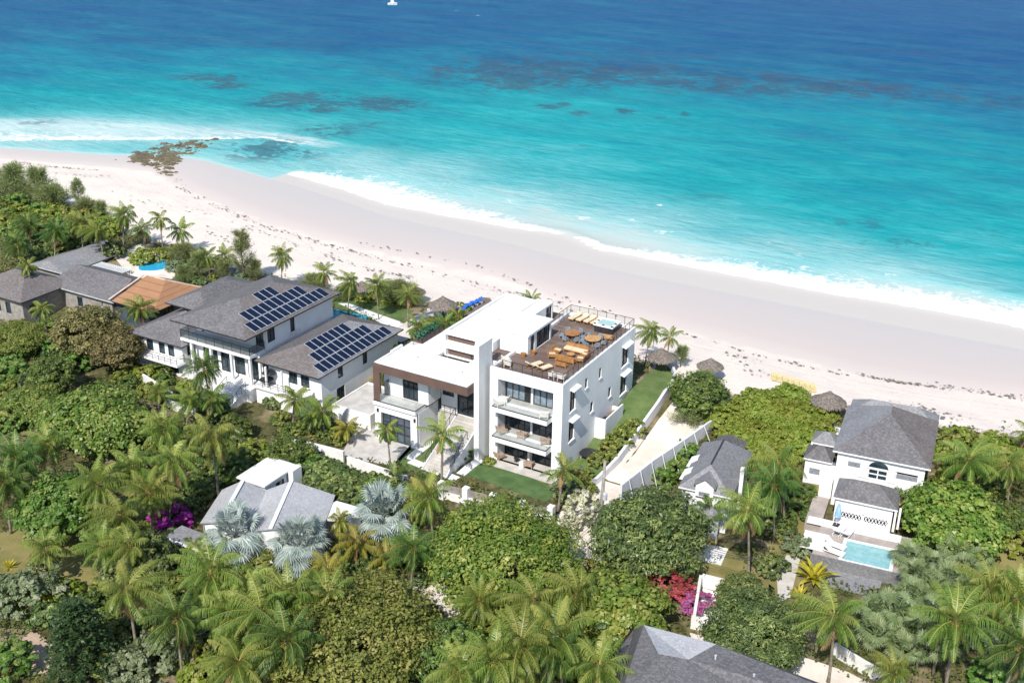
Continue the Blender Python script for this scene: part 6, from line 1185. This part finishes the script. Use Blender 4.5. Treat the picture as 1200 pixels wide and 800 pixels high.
first_or_copy(FC, 'wc', wc, (-1.85,1.45,Z9), R(170), 'white rounded chair at the front corner of the deck, inner of the pair'); first_or_copy(FC, 'wc', None, (-.95,1.5,Z9), R(190), 'white rounded chair at the front corner of the deck, outer one against the railing')
first_or_copy(FC, 'wc', None, (-7.7,2.2,Z9), R(140), 'white rounded chair by the fin wall, farther from the front railing'); first_or_copy(FC, 'wc', None, (-7.1,1.5,Z9), R(200), 'white rounded chair by the fin wall, closer to the front railing')
for i, (x, y, l_) in enumerate([(-6.3,5.4,'brown round planter against the penthouse door side'),(-6.9,4.4,'brown round planter at the penthouse front corner')]):
    o = thing('planter_pot', l_, 'planter', (x,y,Z9)); MB().lathe([(.2,0),(.3,.4),(.32,.42),(.26,.42),(.24,.3)], (0,0,0), 14).build('pot', M['teak'], o, local=True)
# balconies and patio
fat = mk_chair(M['wicker'], M['wicker'], w=.45, backh=.85); pale = mk_chair(M['offwhite'], M['offwhite'], w=.45, backh=.85)
def bal(key, mk, px, py, z, rz, lab): p = at(px, py, z+.4); first_or_copy(FC, key, mk, (p[0], p[1], z), R(rz), lab)
bal('pale', pale, 585, 470.5, 5.575, 150, 'off white armchair at the left end of the top balcony, front one'); bal('pale', None, 591, 467, 5.575, 190, 'off white armchair at the left end of the top balcony, back one'); bal('pale', None, 638, 485, 5.575, 200, 'off white armchair alone at the right end of the top balcony')
bal('fat', fat, 588, 503.5, 2.175, 150, 'beige armchair at the left end of the middle balcony'); bal('fat', None, 612.5, 509, 2.175, 180, 'beige armchair at the middle of the middle balcony'); bal('fat', None, 638.5, 516, 2.175, 210, 'beige armchair at the right end of the middle balcony')
bal('fat', None, 585.5, 533, -1.095, 160, 'beige armchair at the left end of the ground floor patio'); bal('fat', None, 620, 543, -1.095, 190, 'beige armchair by the white column on the ground floor patio')
for q, l_ in (((-6.6,.7,2.175),'small dark side table on the middle balcony'),((-5.4,.6,-1.095),'small dark round table on the patio behind the left armchair')): first_or_copy(FC, 'st', mk_table(M['bronze'], .28, .5), q, 0, l_)
for px, py, l_ in ((612,546,'grey cube planter beside the patio column'),): p = at(px,py,-1.0); o = thing('planter_box', l_, 'planter', (p[0],p[1],-1.095)); MB().box(-.25,.25,-.25,.25,0,.6).box(-.2,.2,-.2,.2,.6,.62).build('box', M['concretewall'], o, local=True)
# stepping stones in the front lawns
def stones(pts, n, lab, grp):
    P = np.array([gnd(*q)[:2] for q in pts]); d = np.r_[0, np.cumsum(np.linalg.norm(np.diff(P, axis=0), axis=1))]
    for i in range(n):
        f = d[-1]*(i+.5)/n; x, y = np.interp(f, d, P[:,0]), np.interp(f, d, P[:,1]); j = min(np.searchsorted(d, f), len(P)-1); rz = atan2(*(P[j]-P[j-1])[::-1])
        def mk(label): o = tag(MB().box(-.26,.26,-.5,.5,0,.06).build('stepping_stone', M['white']), label, 'paving stone'); return o
        first_or_copy(FC, 'stone', mk, (x,y,float(hgt(x,y))+.03), rz, lab, grp)
stones([(506,517),(488,531),(479,538)], 9, 'white stepping stone in the path beside the villa garage lawn', 'stepping stones by the garage lawn'); stones([(481,540),(505,550),(536,562)], 11, 'white stepping stone in the path along the inside of the front wall', 'stepping stones along the front wall'); stones([(540,556),(552,546),(563,539)], 7, 'white stepping stone in the path from front wall to patio', 'stepping stones to the patio')
# thatched shelters
def mk_thatch(label):
    o = thing('thatched_shelter', label, 'beach shelter'); MB().bar((0,0,-.3),(0,0,2.3),.16).build('pole', M['bark'], o, local=True)
    mb = MB(); mb.lathe([(1.75,1.72),(1.78,1.8),(1.25,2.12),(.8,2.42),(.35,2.72),(.12,2.95),(.02,3.0)], (0,0,0), 30, 0, .10, 4); mb.build('thatch_roof', M['thatch'], o, local=True)
    mb = MB(); rr = random.Random(2)
    for k in range(90): a = rr.random()*2*pi; r_ = 1.7+.1*rr.random(); mb.poly([(r_*cos(a),r_*sin(a),1.8),(r_*cos(a+.09),r_*sin(a+.09),1.8),((r_+.13)*cos(a+.06),(r_+.13)*sin(a+.06),1.5+.15*rr.random())])
    mb.build('thatch_fringe', M['thatch'], o, local=True); return o
for px, py, s_, lab in [(833,424,.86,'round thatched shelter standing alone on open sand'),(776,413,.95,'thatched shelter by the palms behind the villa lawn'),(972,464,1.05,'thatched shelter at the corner of the big charcoal roof'),(519,352,1.05,'thatched shelter beside the grey path and blue chairs'),(486,338,.8,'thatched shelter on the sand behind the golden lawn palm'),(424,333,.8,'thatched shelter half hidden between lawn palms')]:
    q = gnd(px, py, 2.4*s_); first_or_copy(FC, 'th', mk_thatch, q, px*.1, lab, None, s_)
# beach beds and chairs
for i in range(8): x, y = 907+i*6.6, 441+i*1.95; q = gnd(x, y, .3); first_or_copy(FC, 'yl', mk_lounger(M['yellowfab'], M['yellowfab'], 'beach_bed', 'beach bed', .15), q, R(20), 'low yellow beach bed in the row on the open sand', 'yellow beach beds in a row', .9)
for i, (x, y) in enumerate([(541,361),(547,357.5),(552.5,355),(558,352.5)]): q = gnd(x, y, .9); q[2] += .5; first_or_copy(FC, 'bl', mk_lounger(M['white'], M['bluefab'], 'blue_lounger', 'sun lounger', .6), q, R(-40), 'white framed lounger with bright blue sling on the grey beach deck', 'blue loungers on the beach deck', .9)
for i, (x, y, rz, lab) in enumerate([(984,621,172,'white lounger by the blue parasol, left of two above the pool'),(993.5,624,172,'white lounger above the pool, right of two'),(979,637.5,82,'white lounger left of the pool, nearest the parasol'),(977.5,645,82,'white lounger left of the pool, nearest the croton plant')]): p = at(x, y, .35); first_or_copy(FC, 'wl', mk_lounger(M['white'], M['white']), (p[0],p[1],.022), R(rz), lab)
o = thing('parasol', 'closed light blue parasol by the pool loungers', 'parasol', at(980,615,.02)); MB().bar((0,0,0),(0,0,2.4),.06).build('pole', M['silver'], o, local=True); MB().lathe([(.3,.95),(.3,1.05),(.22,1.7),(.1,2.25),(.02,2.35)], (0,0,0), 9, 0, .2, 1).build('canopy', pm('light_blue_canvas', '7ea6cf', '9bbde0', 3, .85), o, local=True); MB().box(-.3,.3,-.3,.3,0,.08).build('base', M['bronze'], o, local=True)
# kayak, trampoline, golf cart, bench
q = at(825,632,-1.0); o = thing('kayak', 'orange kayak lying in the yard in front of the cottage', 'kayak', (q[0],q[1],-1.02)); mb = MB()
for i in range(10):
    a, c_ = i/10*2-1, (i+1)/10*2-1; wa, wc_ = .34*(1-a*a)**.6+.005, .34*(1-c_*c_)**.6+.005; za, zc = .08*a*a, .08*c_*c_
    mb.hexa([(-wa*.5,a*1.35,za),(wa*.5,a*1.35,za),(wc_*.5,c_*1.35,zc),(-wc_*.5,c_*1.35,zc),(-wa,a*1.35,.26+za),(wa,a*1.35,.26+za),(wc_,c_*1.35,.26+zc),(-wc_,c_*1.35,.26+zc)])
mb.build('hull', pm('orange_plastic', 'c4712a', 'd68a3c', 2, .45), o, local=True); MB().lathe([(.2,.262),(.24,.30),(.2,.31)], (0,-.1,0), 12).build('cockpit', M['black'], o, local=True); o.rotation_euler = (0,0,R(80))
q = gnd(690,530,.5); o = thing('trampoline', 'round black trampoline on the grass strip beside the villa', 'trampoline', q); MB().lathe([(1.0,.42),(1.0,.5),(.82,.51),(.02,.505)], (0,0,0), 24).build('mat', M['black'], o, local=True)
for k in range(6): a = k*pi/3; MB().bar((.95*cos(a),.95*sin(a),0),(.95*cos(a),.95*sin(a),.42),.06).build('leg', M['silver'], o, local=True)
q = gnd(452,507,.6); o = thing('golf_cart', 'dark golf cart parked under the slender palm on the villa drive', 'golf cart', q); o.rotation_euler = (0,0,R(75))
MB().hexa([(-.6,-1.15,.3),(.6,-1.15,.3),(.6,1.15,.3),(-.6,1.15,.3),(-.55,-1.1,.55),(.55,-1.1,.55),(.6,1.1,.75),(-.6,1.1,.75)]).box(-.5,.5,-1.12,-.75,.55,.85).build('body', M['black'], o, local=True)
MB().box(-.52,.52,.0,.45,.68,.85).build('seat', M['offwhite'], o, local=True); MB().box(-.52,.52,.45,.58,.8,1.25).build('backrest', M['offwhite'], o, local=True); MB().box(-.6,.6,-.7,1.0,1.75,1.82).build('canopy', M['black'], o, local=True)
for x in (-.55,.55):
    for y in (-.65,.95): MB().bar((x,y,.7),(x,y,1.75),.05).build('canopy_post', M['bronze'], o, local=True)
for x in (-.58,.58):
    for y in (-.75,.75):
        w_ = MB(); b0 = [(x, y+.26*cos(a), .26+.26*sin(a)) for a in np.linspace(0, 2*pi, 15)[:-1]]; n = len(b0); w_.v = [(p[0]-.09,p[1],p[2]) for p in b0]+[(p[0]+.09,p[1],p[2]) for p in b0]; w_.f = [tuple(range(n))[::-1], tuple(range(n,2*n))]+[(i,(i+1)%n,n+(i+1)%n,n+i) for i in range(n)]; w_.m = [0]*len(w_.f); w_.build('wheel', M['black'], o, local=True)
o = thing('slatted_bench', 'orange wooden slatted bench in the white walled side enclosure', 'bench', (.62,11.3,.6)); mb = MB()
for k in range(6): mb.box(.2+k*.15,.32+k*.15,10.9,11.9,1.45,1.52)
mb.build('slatted_top', M['teak'], o)
for x in (.25,1.0):
    for y in (11.0,11.8): MB().bar((x,y,.6),(x,y,1.45),.08).build('leg', M['teak'], o)
o = thing('grill_counter', 'dark outdoor grill counter in the white walled side enclosure', 'grill', (.6,9.5,.6)); MB().box(.1,.6,8.2,10.5,.6,1.35).build('counter', M['bronze'], o); MB().box(.14,.56,9.2,9.9,1.35,1.6).build('grill_lid', M['black'], o)
# dark round table and folded parasol on the solar house porch
o = thing('porch_table', 'dark round table on the solar house porch', 'table', (-36.2,-2.2,1.06)); MB().lathe([(.8,.7),(.8,.75),(.02,.752)], (0,0,0), 20).build('table_top', M['black'], o, local=True); MB().bar((0,0,0),(0,0,.7),.14).build('pedestal', M['black'], o, local=True)
o = thing('parasol', 'dark charcoal parasol over the solar house porch table', 'parasol', (-36.0,-1.9,1.06)); MB().bar((0,0,0),(0,0,2.0),.06).build('pole', M['black'], o, local=True); MB().lathe([(.85,1.45),(.86,1.5),(.5,1.75),(.02,1.95)], (0,0,0), 8).build('canopy', M['bronze'], o, local=True)
# ------------------------------------------------------------------ utility pole and lines
pb = gnd(702,630); pt = atY(708,546,pb[1]+.0); o = thing('utility_pole', 'weathered wooden utility pole with a crossarm beside the track', 'utility pole', pb); pt = np.array([pb[0]+.15, pb[1]+.1, pb[2]+8.2])
pv = lambda z: pb+(pt-pb)*((z)/8.2)
MB().tube([pb+np.array([0,0,-.3]), pv(4), pt], [.2,.17,.13], 10).build('pole', M['timber'], o, smooth=True)
MB().tube([pb+np.array([-.55,-.15,-.3]), pb+np.array([-.45,-.15,3.2])], .14, 8).build('stub_pole', M['timber'], o)
cz = pb[2]+2.9; A_ = np.array([pb[0]-1.6, pb[1]-1.3, cz-.1]); B_ = np.array([pb[0]+1.2, pb[1]+.6, cz+.5]); MB().bar(A_, B_, .1, .12).build('crossarm', M['timber'], o)
for f in (.1,.35,.65,.9): q = A_+(B_-A_)*f; MB().lathe([(.05,.06),(.07,.12),(.04,.2)], tuple(q), 8).build('insulator', M['silver'], o)
MB().lathe([(.2,-.35),(.22,-.3),(.22,.3),(.18,.35)], tuple(pv(4.6)+np.array([.3,-.1,0])), 12).build('transformer', M['silver'], o)
def line(a, b_, sag, lab, grp):
    a = np.array(a, float); b_ = np.array(b_, float); P = [a+(b_-a)*s+np.array([0,0,-sag*4*s*(1-s)]) for s in np.linspace(0, 1, 14)]; tag(MB().tube(P, .022, 4).build('power_line', M['bronze']), lab, 'power line', grp)
for k, f in enumerate((.1,.35,.65,.9)):
    q = A_+(B_-A_)*f+np.array([0,0,.2]); line(q, q+np.array([-4+.4*k,-30,1.0]), .9, 'thin dark power line from the utility pole over the round tree to the bottom edge', 'power lines running to the bottom left'); line(q, (23.5+k*.3,-12.5+k*.25,4.6), .6, 'thin dark power line from the utility pole over the dark tree toward the white court', 'power lines running to the lower right')
# ------------------------------------------------------------------ boat far out
q = at(460,6,SEA); o = thing('motor_boat', 'small white motor boat far out on the deep blue sea', 'boat', (q[0],q[1],SEA)); mb = MB(); L = 1.8
S_ = [(-1,.85,.95),(-.5,1,1.0),(.2,1,1.05),(.7,.6,1.2),(1,.05,1.35)]
for (a, wa, ha), (c_, wb, hb) in zip(S_[:-1], S_[1:]): mb.hexa([(a*L,-wa*.6,-.3),(c_*L,-wb*.6,-.3),(c_*L,wb*.6,-.3),(a*L,wa*.6,-.3),(a*L,-wa,ha-.3),(c_*L,-wb,hb-.3),(c_*L,wb,hb-.3),(a*L,wa,ha-.3)])
mb.build('hull', M['white'], o, local=True); MB().hexa([(-.6,-.6,.7),(.9,-.6,.7),(.9,.6,.7),(-.6,.6,.7),(-.5,-.5,1.6),(.4,-.5,1.6),(.4,.5,1.6),(-.5,.5,1.6)]).build('cabin', M['white'], o, local=True); MB().box(-.7,.6,-.65,.65,1.62,1.7).build('cabin_roof', M['white'], o, local=True); MB().box(-2.1,-1.8,-.2,.2,.0,.95).build('outboard_motor', M['black'], o, local=True); o.rotation_euler = (0,0,R(25))
